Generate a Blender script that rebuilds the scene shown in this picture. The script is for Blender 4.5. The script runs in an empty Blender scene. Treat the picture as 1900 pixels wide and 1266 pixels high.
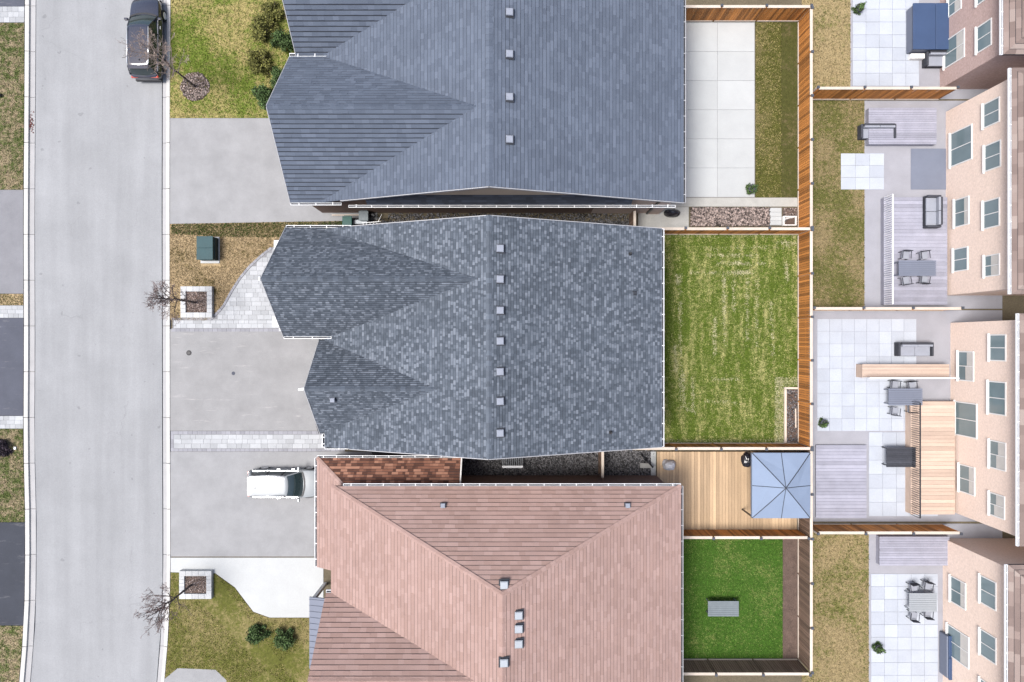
import bpy, math, random
import numpy as np
from mathutils import Vector, Matrix

random.seed(7)
rng = np.random.default_rng(7)
scene = bpy.context.scene
R = math.radians

# ------------------------------------------------------------------ camera, world, sun, exposure
CAM_H = 45.0
FPX = 1267.0            # focal length in pixels of the 1900 px wide photograph
cam_d = bpy.data.cameras.new('camera')
cam = bpy.data.objects.new('camera', cam_d)
scene.collection.objects.link(cam)
cam.location = (0, 0, CAM_H)
cam.rotation_euler = (0, 0, 0)
cam_d.sensor_width = 36.0
cam_d.lens = 24.0
cam_d.clip_start = 0.5
cam_d.clip_end = 2000.0
scene.camera = cam

SUN_EL, SUN_AZ = 69.0, 256.0      # azimuth measured from +Y (top of the picture) towards +X
world = bpy.data.worlds.new('World')
scene.world = world
world.use_nodes = True
wn = world.node_tree
sky = wn.nodes.new('ShaderNodeTexSky')
sky.sky_type = 'NISHITA'
sky.sun_disc = False
sky.sun_elevation = R(SUN_EL)
sky.sun_rotation = R(SUN_AZ)
sky.air_density = 1.0
sky.dust_density = 4.0
sky.ozone_density = 0.6
bg = wn.nodes['Background']
bg.inputs['Strength'].default_value = 0.105
wn.links.new(sky.outputs['Color'], bg.inputs['Color'])

sun_d = bpy.data.lights.new('sun', 'SUN')
sun_d.energy = 2.2
sun_d.angle = R(20)
sun_d.color = (1.0, 0.985, 0.97)
sun = bpy.data.objects.new('sun', sun_d)
scene.collection.objects.link(sun)
sd = Vector((math.sin(R(SUN_AZ)) * math.cos(R(SUN_EL)), math.cos(R(SUN_AZ)) * math.cos(R(SUN_EL)), math.sin(R(SUN_EL))))
sun.rotation_euler = sd.to_track_quat('Z', 'Y').to_euler()
sun.location = sd * 60

vs = scene.view_settings
vs.view_transform = 'Standard'
vs.look = 'None'
vs.exposure = 1.32
vs.gamma = 1.0
vs.use_curve_mapping = False

# ------------------------------------------------------------------ helpers
ORG = {}

def W(px, py, z=0.0):
    """point of the place at height z that stands at a place measured on the plan"""
    s = (CAM_H - z) / FPX
    return ((px - 950) * s, (633 - py) * s)

def X(px, z=0.0): return (px - 950) * (CAM_H - z) / FPX
def Y(py, z=0.0): return (633 - py) * (CAM_H - z) / FPX

def link(o, parent=None):
    scene.collection.objects.link(o)
    if parent is not None:
        o.parent = parent
    return o

def tag(o, label=None, cat=None, group=None, kind=None):
    if label: o['label'] = label
    if cat: o['category'] = cat
    if group: o['group'] = group
    if kind: o['kind'] = kind
    return o

def thing(name, label, cat, loc=(0, 0, 0), group=None):
    o = bpy.data.objects.new(name, None)
    o.empty_display_size = 0.3
    link(o)
    o.location = loc
    ORG[o] = Vector(loc)
    return tag(o, label, cat, group)

def structure(name, loc=(0, 0, 0)):
    o = bpy.data.objects.new(name, None)
    link(o)
    o.location = loc
    ORG[o] = Vector(loc)
    return tag(o, kind='structure')

class MB:
    def __init__(s):
        s.v = []; s.f = []; s.m = []; s.mi = 0
    def add(s, vs_, fs_):
        n = len(s.v)
        s.v += [tuple(p) for p in vs_]
        s.f += [tuple(i + n for i in f) for f in fs_]
        s.m += [s.mi] * len(fs_)
        return s
    def box(s, x0, x1, y0, y1, z0, z1):
        if x0 > x1: x0, x1 = x1, x0
        if y0 > y1: y0, y1 = y1, y0
        if z0 > z1: z0, z1 = z1, z0
        return s.add([(x0, y0, z0), (x1, y0, z0), (x1, y1, z0), (x0, y1, z0), (x0, y0, z1), (x1, y0, z1), (x1, y1, z1), (x0, y1, z1)],
                     [(0, 3, 2, 1), (4, 5, 6, 7), (0, 1, 5, 4), (1, 2, 6, 5), (2, 3, 7, 6), (3, 0, 4, 7)])
    def bar(s, p, q, w, h, up=(0, 0, 1)):
        """box from p to q, w wide, h high (centred on the line)"""
        p, q = Vector(p), Vector(q)
        d = (q - p).normalized()
        a = d.cross(Vector(up))
        if a.length < 1e-4: a = d.cross(Vector((1, 0, 0)))
        a.normalize()
        b = a.cross(d).normalized()
        a = a * w / 2; b = b * h / 2
        vs_ = [p - a - b, p + a - b, p + a + b, p - a + b, q - a - b, q + a - b, q + a + b, q - a + b]
        return s.add(vs_, [(0, 1, 2, 3), (7, 6, 5, 4), (0, 4, 5, 1), (1, 5, 6, 2), (2, 6, 7, 3), (3, 7, 4, 0)])
    def prism(s, poly, z0, z1):
        n = len(poly)
        a = sum(poly[i][0] * poly[(i + 1) % n][1] - poly[(i + 1) % n][0] * poly[i][1] for i in range(n))
        if a < 0: poly = poly[::-1]
        vs_ = [(x, y, z0) for x, y in poly] + [(x, y, z1) for x, y in poly]
        fs_ = [tuple(range(n - 1, -1, -1)), tuple(range(n, 2 * n))] + [(i, (i + 1) % n, (i + 1) % n + n, i + n) for i in range(n)]
        return s.add(vs_, fs_)
    def tube(s, p, q, r0, r1, n=8, cap=True):
        p, q = Vector(p), Vector(q)
        d = (q - p)
        if d.length < 1e-6: return s
        d.normalize()
        a = d.cross(Vector((0, 0, 1)))
        if a.length < 1e-3: a = d.cross(Vector((1, 0, 0)))
        a.normalize(); b = d.cross(a)
        vs_ = []
        for c, r in ((p, r0), (q, r1)):
            for i in range(n):
                t = 2 * math.pi * i / n
                vs_.append(c + a * (math.cos(t) * r) + b * (math.sin(t) * r))
        fs_ = [(i, (i + 1) % n, (i + 1) % n + n, i + n) for i in range(n)]
        if cap: fs_ += [tuple(range(n - 1, -1, -1)), tuple(range(n, 2 * n))]
        return s.add(vs_, fs_)
    def build(s, name, mats, parent=None, smooth=False, bevel=0, kind=None, loc=None):
        me = bpy.data.meshes.new(name)
        o0 = ORG[parent] if parent is not None else (Vector(loc) if loc is not None else Vector((0, 0, 0)))
        me.from_pydata([(a - o0.x, b - o0.y, c - o0.z) for a, b, c in s.v], [], s.f)
        if not isinstance(mats, (list, tuple)): mats = [mats]
        for m in mats: me.materials.append(m)
        if len(mats) > 1: me.polygons.foreach_set('material_index', s.m)
        if smooth: me.polygons.foreach_set('use_smooth', [True] * len(s.f))
        me.update()
        o = bpy.data.objects.new(name, me)
        link(o, parent)
        if parent is None: o.location = o0
        ORG[o] = o0
        if bevel:
            b = o.modifiers.new('bevel', 'BEVEL'); b.width = bevel; b.segments = 2; b.limit_method = 'ANGLE'
        if kind: o['kind'] = kind
        return o

def place(name, mesh, parent, loc, rot=(0, 0, 0), scale=(1, 1, 1)):
    """one more piece that shares its mesh with its likes"""
    o = bpy.data.objects.new(name, mesh)
    link(o, parent)
    o0 = ORG[parent] if parent is not None else Vector((0, 0, 0))
    o.location = Vector(loc) - o0
    o.rotation_euler = rot
    o.scale = scale
    ORG[o] = Vector(loc)
    return o

def unit_box(name, mat, sx=1, sy=1, sz=1, base=True):
    m = MB().box(-sx / 2, sx / 2, -sy / 2, sy / 2, 0 if base else -sz / 2, sz if base else sz / 2)
    me = bpy.data.meshes.new(name)
    me.from_pydata(m.v, [], m.f)
    me.materials.append(mat)
    me.update()
    return me

def big_mesh(name, verts, faces_flat, nper, mat, kind='stuff', parent=None):
    """verts Nx3 array, faces as flat index array with nper corners each"""
    me = bpy.data.meshes.new(name)
    nf = len(faces_flat) // nper
    me.vertices.add(len(verts)); me.vertices.foreach_set('co', np.ascontiguousarray(verts, dtype=np.float32).ravel())
    me.loops.add(len(faces_flat)); me.loops.foreach_set('vertex_index', faces_flat.astype(np.int32))
    me.polygons.add(nf)
    me.polygons.foreach_set('loop_start', np.arange(0, nf * nper, nper, dtype=np.int32))
    me.polygons.foreach_set('loop_total', np.full(nf, nper, dtype=np.int32))
    me.materials.append(mat)
    me.update(calc_edges=True)
    o = bpy.data.objects.new(name, me)
    link(o, parent)
    ORG[o] = Vector((0, 0, 0))
    if kind: o['kind'] = kind
    return o

# ------------------------------------------------------------------ materials
def srgb(r, g, b):
    f = lambda c: (c / 255 / 12.92) if c / 255 <= 0.04045 else ((c / 255 + 0.055) / 1.055) ** 2.4
    return (f(r), f(g), f(b))

class NT:
    def __init__(s, name):
        s.mat = bpy.data.materials.new(name)
        s.mat.use_nodes = True
        s.t = s.mat.node_tree
        s.b = s.t.nodes['Principled BSDF']
        s.pos = s.t.nodes.new('ShaderNodeNewGeometry')
    def n(s, kind, **kw):
        nd = s.t.nodes.new(kind)
        for k, v in kw.items(): setattr(nd, k, v)
        return nd
    def l(s, a, b): s.t.links.new(a, b)
    def noise(s, scale, detail=3, rough=0.55, stretch=None):
        nd = s.n('ShaderNodeTexNoise')
        nd.inputs['Scale'].default_value = scale
        nd.inputs['Detail'].default_value = detail
        nd.inputs['Roughness'].default_value = rough
        src = s.pos.outputs['Position']
        if stretch:
            m = s.n('ShaderNodeVectorMath', operation='MULTIPLY')
            m.inputs[1].default_value = stretch
            s.l(src, m.inputs[0]); src = m.outputs[0]
        s.l(src, nd.inputs['Vector'])
        return nd.outputs['Fac']
    def math(s, op, a, b=None, clamp=False):
        nd = s.n('ShaderNodeMath', operation=op); nd.use_clamp = clamp
        for i, v in enumerate((a, b)):
            if v is None: continue
            if isinstance(v, (int, float)): nd.inputs[i].default_value = v
            else: s.l(v, nd.inputs[i])
        return nd.outputs[0]
    def rand(s):
        oi = s.n('ShaderNodeObjectInfo')
        a = s.math('MULTIPLY', oi.outputs['Random'], 7.31)
        return s.math('FRACT', s.math('ADD', s.pos.outputs['Random Per Island'], a))
    def ramp(s, fac, stops, interp='LINEAR'):
        nd = s.n('ShaderNodeValToRGB')
        nd.color_ramp.interpolation = interp
        e = nd.color_ramp.elements
        while len(e) < len(stops): e.new(0.5)
        for i, (p, c) in enumerate(stops):
            e[i].position = p; e[i].color = (*c, 1)
        s.l(fac, nd.inputs['Fac'])
        return nd.outputs['Color']
    def mix(s, fac, a, b, mode='MIX'):
        nd = s.n('ShaderNodeMix', data_type='RGBA', blend_type=mode)
        for sock, v in ((nd.inputs[0], fac), (nd.inputs[6], a), (nd.inputs[7], b)):
            if isinstance(v, (int, float)): sock.default_value = v
            elif isinstance(v, tuple): sock.default_value = (*v, 1)
            else: s.l(v, sock)
        return nd.outputs[2]
    def scale(s, col, fac):
        nd = s.n('ShaderNodeVectorMath', operation='SCALE')
        if isinstance(col, tuple): nd.inputs[0].default_value = col
        else: s.l(col, nd.inputs[0])
        s.l(fac, nd.inputs['Scale'])
        return nd.outputs[0]
    def span(s, fac, lo, hi):
        nd = s.n('ShaderNodeMapRange')
        s.l(fac, nd.inputs[0])
        nd.inputs[1].default_value = 0; nd.inputs[2].default_value = 1
        nd.inputs[3].default_value = lo; nd.inputs[4].default_value = hi
        return nd.outputs[0]
    def out(s, col, rough=0.8, metal=0.0, spec=0.3, bump=None, bstr=0.3, bdist=0.02, coat=0):
        if isinstance(col, tuple): s.b.inputs['Base Color'].default_value = (*col, 1)
        else: s.l(col, s.b.inputs['Base Color'])
        s.b.inputs['Roughness'].default_value = rough
        s.b.inputs['Metallic'].default_value = metal
        s.b.inputs['Specular IOR Level'].default_value = spec
        s.b.inputs['Coat Weight'].default_value = coat
        if bump is not None:
            bn = s.n('ShaderNodeBump')
            bn.inputs['Strength'].default_value = bstr
            bn.inputs['Distance'].default_value = bdist
            s.l(bump, bn.inputs['Height'])
            s.l(bn.outputs['Normal'], s.b.inputs['Normal'])
        return s.mat

def mat(name, col, rough=0.8, var=0.12, scale=1.5, fine=0.15, fscale=30, isl=0.0, metal=0, spec=0.3, bstr=0.25, stretch=None, coat=0):
    t = NT(name)
    a = t.span(t.noise(scale, 4, 0.6, stretch), 1 - var * 1.8, 1 + var * 1.8)
    f = t.noise(fscale, 2, 0.6)
    b = t.span(f, 1 - fine * 1.6, 1 + fine * 1.6)
    k = t.math('MULTIPLY', a, b)
    if isl: k = t.math('MULTIPLY', k, t.span(t.rand(), 1 - isl, 1 + isl))
    return t.out(t.scale(col, k), rough, metal, spec, f, bstr, 0.01, coat)

def shingle_mat(name, dark, mid, light, contrast=1.0):
    t = NT(name)
    r = t.rand()
    c = t.ramp(r, [(0.0, dark), (0.30, tuple(0.6 * a + 0.4 * b for a, b in zip(dark, mid))), (0.62, mid), (0.85, tuple(0.5 * a + 0.5 * b for a, b in zip(light, mid))), (1.0, light)])
    f = t.noise(55, 2, 0.7)
    k = t.math('MULTIPLY', t.span(f, 0.62, 1.38), t.span(t.noise(0.35, 3), 0.86, 1.14))
    return t.out(t.scale(c, k), 0.9, 0, 0.2, f, 0.5, 0.008)

def lawn_mat(name, greens, straw, dry, patch=0.45, isl=True, streak=None):
    """greens: two colours; dry: 0..1 share of straw"""
    t = NT(name)
    n1 = t.noise(patch, 3, 0.6, streak)
    n2 = t.noise(3.2, 3, 0.65)
    n3 = t.noise(14, 2, 0.7)
    m = t.math('ADD', t.math('MULTIPLY', n1, 0.9), t.math('MULTIPLY', n2, 0.7))
    m = t.math('ADD', m, t.math('MULTIPLY', n3, 0.5))
    if isl: m = t.math('ADD', m, t.math('MULTIPLY', t.rand(), 0.35))
    else: m = t.math('ADD', m, 0.17)
    # m centred about 1.22
    g = t.mix(t.span(n3, 0, 1), greens[0], greens[1])
    lo = 1.22 + (0.5 - dry) * 0.55
    mr = t.n('ShaderNodeMapRange'); mr.interpolation_type = 'SMOOTHSTEP'
    t.l(m, mr.inputs[0]); mr.inputs[1].default_value = lo - 0.16; mr.inputs[2].default_value = lo + 0.16
    c = t.mix(mr.outputs[0], g, straw)
    k = t.math('MULTIPLY', t.span(t.noise(6, 3, 0.75), 0.35, 1.65), t.span(t.noise(40, 2, 0.7), 0.6, 1.4))
    if isl: k = t.math('MULTIPLY', k, t.span(t.rand(), 0.5, 1.5))
    return t.out(t.scale(c, k), 0.9, 0, 0.1, n3, 0.6, 0.03)

M = {}
M['asphalt_road'] = None
def road_mat(name, col, streak=0.11, spots=True, patch=0.09):
    t = NT(name)
    a = t.span(t.noise(0.9, 4, 0.6, (1.0, 0.06, 1.0)), 1 - streak * 2, 1 + streak * 2)
    b = t.span(t.noise(0.35, 4, 0.6), 1 - patch * 2, 1 + patch * 2)
    f = t.noise(16, 4, 0.85)
    k = t.math('MULTIPLY', t.math('MULTIPLY', a, b), t.span(f, 0.70, 1.30))
    vo = t.n('ShaderNodeTexVoronoi'); vo.feature = 'DISTANCE_TO_EDGE'; vo.inputs['Scale'].default_value = 0.16
    wv = t.n('ShaderNodeVectorMath', operation='ADD'); nz = t.n('ShaderNodeTexNoise'); nz.inputs['Scale'].default_value = 1.3; nz.inputs['Detail'].default_value = 5
    t.l(t.pos.outputs['Position'], nz.inputs['Vector']); t.l(t.pos.outputs['Position'], wv.inputs[0]); sc_ = t.n('ShaderNodeVectorMath', operation='SCALE'); sc_.inputs['Scale'].default_value = 0.45; t.l(nz.outputs['Color'], sc_.inputs[0]); t.l(sc_.outputs[0], wv.inputs[1]); t.l(wv.outputs[0], vo.inputs['Vector'])
    crack = t.math('MULTIPLY', t.math('LESS_THAN', vo.outputs['Distance'], 0.0022), t.math('GREATER_THAN', t.noise(0.22, 2), 0.56))
    k = t.math('MULTIPLY', k, t.math('SUBTRACT', 1.0, t.math('MULTIPLY', crack, 0.10)))
    if spots:
        sp = t.noise(1.7, 2, 0.5)
        d = t.math('GREATER_THAN', sp, 0.735)
        k = t.math('MULTIPLY', k, t.math('SUBTRACT', 1.0, t.math('MULTIPLY', d, 0.2)))
    return t.out(t.scale(col, k), 0.9, 0, 0.2, f, 0.4, 0.006)

M['road'] = road_mat('worn_asphalt', (0.198, 0.202, 0.207))
def drive_mat(name, col, salt=0.0):
    t = NT(name)
    b = t.span(t.noise(0.8, 5, 0.65), 0.74, 1.26)
    f = t.noise(18, 4, 0.85)
    k = t.math('MULTIPLY', b, t.span(f, 0.78, 1.22))
    c = t.scale(col, k)
    if salt:
        s_ = t.noise(2.2, 4, 0.7, (0.22, 1.6, 1.0))
        mr = t.n('ShaderNodeMapRange'); t.l(s_, mr.inputs[0])
        mr.inputs[1].default_value = 0.60; mr.inputs[2].default_value = 0.78; mr.inputs[4].default_value = salt
        c = t.mix(mr.outputs[0], c, (0.36, 0.34, 0.33))
    return t.out(c, 0.9, 0, 0.2, f, 0.4, 0.006)
M['drive'] = drive_mat('driveway_asphalt', (0.190, 0.189, 0.189), 0.55)
M['drive2'] = drive_mat('pale_driveway_asphalt', (0.200, 0.201, 0.204))
M['drive_dark'] = drive_mat('sealed_asphalt', (0.060, 0.064, 0.080), 0.30)
M['drive_black'] = drive_mat('fresh_sealed_asphalt', (0.034, 0.037, 0.046), 0.30)
M['drive_mid'] = drive_mat('grey_asphalt', (0.150, 0.150, 0.160))
M['kerb'] = mat('kerb_concrete', (0.36, 0.352, 0.335), 0.9, 0.08, 0.8, 0.12, 40, isl=0.06)
M['gutter_pan'] = mat('gutter_pan_concrete', (0.265, 0.262, 0.262), 0.9, 0.10, 1.0, 0.14, 40, isl=0.05)
M['seam'] = mat('dark_soil_seam', (0.03, 0.026, 0.024), 1.0)
M['soil'] = mat('bare_ground', (0.09, 0.075, 0.05), 1.0, 0.2, 0.7, 0.3, 12)
M['paver'] = mat('pale_grey_paver', (0.268, 0.275, 0.282), 0.85, 0.12, 1.2, 0.2, 35, isl=0.14)
M['paver_dark'] = mat('charcoal_border_paver', (0.19, 0.19, 0.205), 0.85, 0.08, 1.2, 0.14, 35, isl=0.12)
M['paver_bed'] = mat('paver_bedding_sand', (0.16, 0.16, 0.165), 1.0, 0.1, 3, 0.2, 30)
M['stone'] = mat('pale_wall_stone', (0.33, 0.335, 0.335), 0.85, 0.1, 2.0, 0.2, 30, isl=0.08)
M['concrete'] = mat('pale_concrete', (0.31, 0.318, 0.315), 0.85, 0.06, 0.8, 0.10, 30, isl=0.05)
M['concrete_warm'] = mat('weathered_concrete', (0.27, 0.265, 0.245), 0.9, 0.12, 1.6, 0.15, 30)
M['patio_blue'] = mat('pale_blue_grey_patio_stone', (0.29, 0.31, 0.345), 0.85, 0.08, 0.7, 0.12, 25, isl=0.08)
M['yard'] = mat('pale_lavender_grey_paving', (0.215, 0.215, 0.235), 0.9, 0.10, 0.8, 0.12, 25)
M['mulch_ground'] = mat('dark_mulch', (0.075, 0.052, 0.042), 1.0, 0.3, 2, 0.5, 18)
M['gravel_ground'] = mat('gravel_fines', (0.055, 0.054, 0.056), 1.0, 0.2, 2, 0.4, 25)
M['gravel'] = mat('grey_gravel_stone', (0.095, 0.092, 0.094), 0.9, 0.1, 3, 0.2, 30, isl=0.92)
M['mulch_chip'] = mat('bark_and_stone_chips', (0.17, 0.135, 0.12), 0.95, 0.2, 3, 0.2, 30, isl=0.85)
M['gutter_floor_dark'] = mat('dark_gutter_floor', (0.03, 0.032, 0.038), 0.9, 0.3, 4, 0.3, 20)  # floor coloured dark so the open channel shows from above
M['rake'] = mat('pale_grey_metal_edge', (0.30, 0.30, 0.31), 0.6, 0.06, 2, 0.05, 20)
M['white_stone'] = mat('white_stone_step', (0.55, 0.56, 0.57), 0.8, 0.05, 2, 0.06, 20)
M['white'] = mat('white_painted_metal', (0.66, 0.67, 0.68), 0.45, 0.04, 1, 0.04, 20, spec=0.4)
M['white_trim'] = mat('white_trim_board', (0.60, 0.59, 0.57), 0.6, 0.06, 2, 0.05, 20)
M['grey_metal'] = mat('grey_metal', (0.26, 0.28, 0.30), 0.5, 0.06, 2, 0.06, 20, metal=0.3)
M['black'] = mat('black_plastic', (0.012, 0.012, 0.014), 0.5, 0.1, 3, 0.1, 20)
M['dark_metal'] = mat('dark_bronze_metal', (0.03, 0.032, 0.036), 0.4, 0.1, 3, 0.1, 20, metal=0.4)
M['vent'] = mat('pale_grey_vent_hood', (0.175, 0.19, 0.225), 0.55, 0.08, 4, 0.08, 30)
M['vent_base'] = mat('vent_flashing_and_shade', (0.022, 0.025, 0.032), 0.7, 0.1, 4, 0.1, 30)  # flange kept dark to stand in for the shadow round the hood
M['fence'] = mat('orange_brown_cedar_board', (0.37, 0.150, 0.038), 0.8, 0.2, 2.2, 0.25, 22, isl=0.45, stretch=(1, 1, 0.15))
M['fence_cap'] = mat('pale_weathered_cap_rail', (0.40, 0.345, 0.29), 0.8, 0.12, 1.6, 0.16, 25, isl=0.06)
M['fence_brown'] = mat('brown_weathered_board', (0.15, 0.10, 0.072), 0.85, 0.2, 2.2, 0.25, 22, isl=0.30, stretch=(1, 1, 0.15))
M['post_cap'] = mat('dark_grey_post_cap', (0.045, 0.05, 0.062), 0.5)
M['deck'] = mat('tan_deck_board', (0.33, 0.235, 0.145), 0.8, 0.16, 1.5, 0.18, 25, isl=0.22, stretch=(1, 0.25, 1))
M['deck_pale'] = mat('pale_peach_deck_board', (0.36, 0.275, 0.22), 0.8, 0.12, 1.5, 0.15, 25, isl=0.15, stretch=(0.25, 1, 1))
M['deck_grey'] = mat('lavender_grey_deck_board', (0.215, 0.215, 0.255), 0.8, 0.12, 1.5, 0.15, 25, isl=0.15)
M['shingle_a'] = shingle_mat('slate_blue_asphalt_shingle', (0.044, 0.053, 0.066), (0.073, 0.086, 0.105), (0.124, 0.140, 0.165))
M['ridge_a'] = mat('slate_blue_ridge_shingle', (0.068, 0.080, 0.098), 0.9, 0.06, 1, 0.2, 50, isl=0.24)
M['shingle_b'] = shingle_mat('steel_blue_asphalt_shingle', (0.064, 0.077, 0.102), (0.074, 0.089, 0.117), (0.086, 0.102, 0.133))
M['shingle_c'] = shingle_mat('dusty_pink_asphalt_shingle', (0.220, 0.147, 0.126), (0.240, 0.163, 0.142), (0.262, 0.181, 0.159))
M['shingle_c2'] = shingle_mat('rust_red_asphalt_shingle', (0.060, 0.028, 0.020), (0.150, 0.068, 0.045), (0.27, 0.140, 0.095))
M['shingle_r'] = shingle_mat('brown_asphalt_shingle', (0.12, 0.09, 0.08), (0.17, 0.13, 0.115), (0.22, 0.18, 0.16))
M['deck_under'] = mat('roof_underlay', (0.02, 0.022, 0.028), 0.95)
M['brick_brown'] = None
def brick_mat(name, c1, c2, mortar):
    t = NT(name)
    tc = t.n('ShaderNodeTexBrick')
    sep = t.n('ShaderNodeSeparateXYZ'); t.l(t.pos.outputs['Position'], sep.inputs[0])
    cmb = t.n('ShaderNodeCombineXYZ')
    t.l(t.math('ADD', sep.outputs[0], sep.outputs[1]), cmb.inputs[0]); t.l(sep.outputs[2], cmb.inputs[1])
    t.l(cmb.outputs[0], tc.inputs['Vector'])
    tc.inputs['Scale'].default_value = 4.5
    tc.inputs['Mortar Size'].default_value = 0.02
    tc.inputs['Color1'].default_value = (*c1, 1); tc.inputs['Color2'].default_value = (*c2, 1); tc.inputs['Mortar'].default_value = (*mortar, 1)
    k = t.span(t.noise(9, 3, 0.7), 0.75, 1.25)
    return t.out(t.scale(tc.outputs['Color'], k), 0.9, 0, 0.2, tc.outputs['Fac'], -0.4, 0.01)
M['brick_brown'] = brick_mat('brown_brick', (0.14, 0.09, 0.07), (0.20, 0.135, 0.11), (0.16, 0.14, 0.13))
M['brick_buff'] = brick_mat('buff_brick', (0.42, 0.33, 0.29), (0.48, 0.385, 0.34), (0.36, 0.32, 0.29))
M['brick_beige'] = brick_mat('beige_brick', (0.62, 0.485, 0.40), (0.68, 0.54, 0.455), (0.56, 0.475, 0.415))
M['brick_pink'] = brick_mat('pink_brick', (0.36, 0.25, 0.22), (0.44, 0.31, 0.28), (0.36, 0.31, 0.29))
M['siding'] = mat('beige_siding', (0.42, 0.36, 0.30), 0.7, 0.06, 1.5, 0.06, 20)
M['glass_win'] = mat('window_glass', (0.07, 0.095, 0.11), 0.12, 0.15, 0.6, 0.02, 10, spec=0.6)
M['teal_glass'] = mat('teal_tinted_glass', (0.13, 0.175, 0.185), 0.08, 0.1, 0.8, 0.02, 10, spec=0.7)
M['blind'] = mat('cream_window_blind', (0.42, 0.40, 0.37), 0.8, 0.1, 2, 0.1, 20)
M['garage_door'] = mat('white_garage_door', (0.55, 0.55, 0.54), 0.5, 0.05, 1, 0.04, 20)
M['door'] = mat('dark_front_door', (0.04, 0.03, 0.028), 0.4)
M['green_box'] = mat('green_painted_steel', (0.008, 0.037, 0.042), 0.65, 0.12, 2.5, 0.10, 25, spec=0.4)
M['green_shaded'] = mat('shaded_green_steel_side', (0.012, 0.026, 0.026), 0.5)  # green steel darkened as shade on the side away from the sun
M['bark'] = mat('dark_bark', (0.075, 0.058, 0.052), 0.95, 0.2, 6, 0.3, 40)
M['twig'] = mat('reddish_grey_twigs', (0.145, 0.105, 0.098), 0.95, 0.2, 4, 0.2, 30, isl=0.35)
M['twig_pale'] = mat('pale_tan_twigs', (0.23, 0.180, 0.155), 0.95, 0.2, 4, 0.2, 30, isl=0.3)
M['leaf'] = mat('evergreen_leaves', (0.050, 0.085, 0.026), 0.8, 0.3, 2, 0.2, 20, isl=0.5)
M['leaf_olive'] = mat('olive_leaves', (0.115, 0.115, 0.030), 0.8, 0.3, 2, 0.2, 20, isl=0.45)
M['leaf_purple'] = mat('dark_purple_brown_leaves', (0.030, 0.022, 0.030), 0.85, 0.3, 3, 0.2, 20, isl=0.6)
M['lawn_back'] = lawn_mat('patchy_green_lawn', ((0.022, 0.054, 0.005), (0.128, 0.165, 0.026)), (0.290, 0.275, 0.115), 0.33, patch=1.0, streak=(1.9, 0.35, 1))
M['lawn_front'] = lawn_mat('dormant_straw_lawn', ((0.045, 0.040, 0.014), (0.105, 0.080, 0.028)), (0.240, 0.181, 0.105), 0.70)
M['lawn_strip'] = lawn_mat('green_edge_lawn', ((0.018, 0.048, 0.008), (0.050, 0.078, 0.016)), (0.19, 0.155, 0.072), 0.22, patch=0.9)
M['lawn_olive'] = lawn_mat('olive_lawn', ((0.028, 0.056, 0.006), (0.082, 0.095, 0.017)), (0.160, 0.132, 0.055), 0.16, patch=0.3)
M['lawn_tan'] = lawn_mat('tan_and_olive_lawn', ((0.055, 0.068, 0.014), (0.110, 0.102, 0.034)), (0.190, 0.148, 0.078), 0.58, patch=0.35)
M['lawn_yellow'] = lawn_mat('yellow_olive_lawn', ((0.060, 0.074, 0.012), (0.120, 0.115, 0.030)), (0.205, 0.170, 0.075), 0.55, patch=0.35)
M['lawn_bright'] = lawn_mat('bright_green_lawn', ((0.024, 0.078, 0.008), (0.072, 0.138, 0.022)), (0.15, 0.175, 0.055), 0.26)
M['lawn_verge'] = lawn_mat('verge_lawn', ((0.030, 0.055, 0.012), (0.080, 0.085, 0.030)), (0.175, 0.140, 0.088), 0.42, patch=0.8)
M['straw'] = mat('pale_straw', (0.37, 0.35, 0.215), 0.95, 0.2, 2, 0.2, 20, isl=0.3)
M['canopy'] = mat('pale_blue_canopy_fabric', (0.150, 0.190, 0.260), 0.8, 0.05, 1.2, 0.05, 30)
M['canopy_seam'] = mat('dark_canopy_seam', (0.03, 0.035, 0.045), 0.7)
M['navy'] = mat('navy_vinyl', (0.028, 0.050, 0.105), 0.6, 0.1, 1.0, 0.08, 20)
M['grey_stone'] = mat('blue_grey_metal_roofing', (0.115, 0.128, 0.165), 0.6, 0.06, 1.0, 0.05, 20)
M['wicker'] = mat('charcoal_wicker', (0.035, 0.037, 0.046), 0.8, 0.2, 6, 0.3, 40, isl=0.3)
M['cushion'] = mat('grey_cushion', (0.20, 0.21, 0.24), 0.9, 0.08, 2, 0.08, 30)
M['tarp'] = mat('grey_white_vinyl_cover', (0.33, 0.335, 0.36), 0.6, 0.12, 3, 0.08, 20)
M['black_bag'] = mat('black_glossy_bag', (0.010, 0.010, 0.014), 0.25, 0.3, 6, 0.1, 20, spec=0.6)
M['bin_green'] = mat('green_plastic_bin', (0.012, 0.062, 0.052), 0.5, 0.1, 3, 0.1, 20)
M['bin_grey'] = mat('grey_plastic_lid', (0.12, 0.14, 0.15), 0.5, 0.1, 3, 0.1, 20)
M['red_debris'] = mat('dead_red_leaves', (0.14, 0.055, 0.05), 0.9, 0.2, 3, 0.3, 20, isl=0.6)
M['iron'] = mat('dark_cast_iron', (0.014, 0.014, 0.016), 0.6, 0.2, 10, 0.3, 40)
M['paint_grey'] = mat('dark_grey_blue_car_paint', (0.020, 0.022, 0.034), 0.15, 0.03, 1, 0.02, 20, spec=0.5, coat=0.6, bstr=0)
M['paint_white'] = mat('silver_white_car_paint', (0.20, 0.215, 0.222), 0.4, 0.03, 1, 0.02, 20, spec=0.4, coat=0.25, bstr=0)
M['chrome'] = mat('bright_aluminium_trim', (0.62, 0.62, 0.63), 0.25, 0.02, 1, 0.02, 20, metal=0.6, bstr=0)
M['car_glass'] = mat('dark_car_glass', (0.016, 0.026, 0.028), 0.05, 0.1, 1, 0.02, 10, spec=0.8, bstr=0)
M['tyre'] = mat('tyre_rubber', (0.015, 0.015, 0.016), 0.9)
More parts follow.
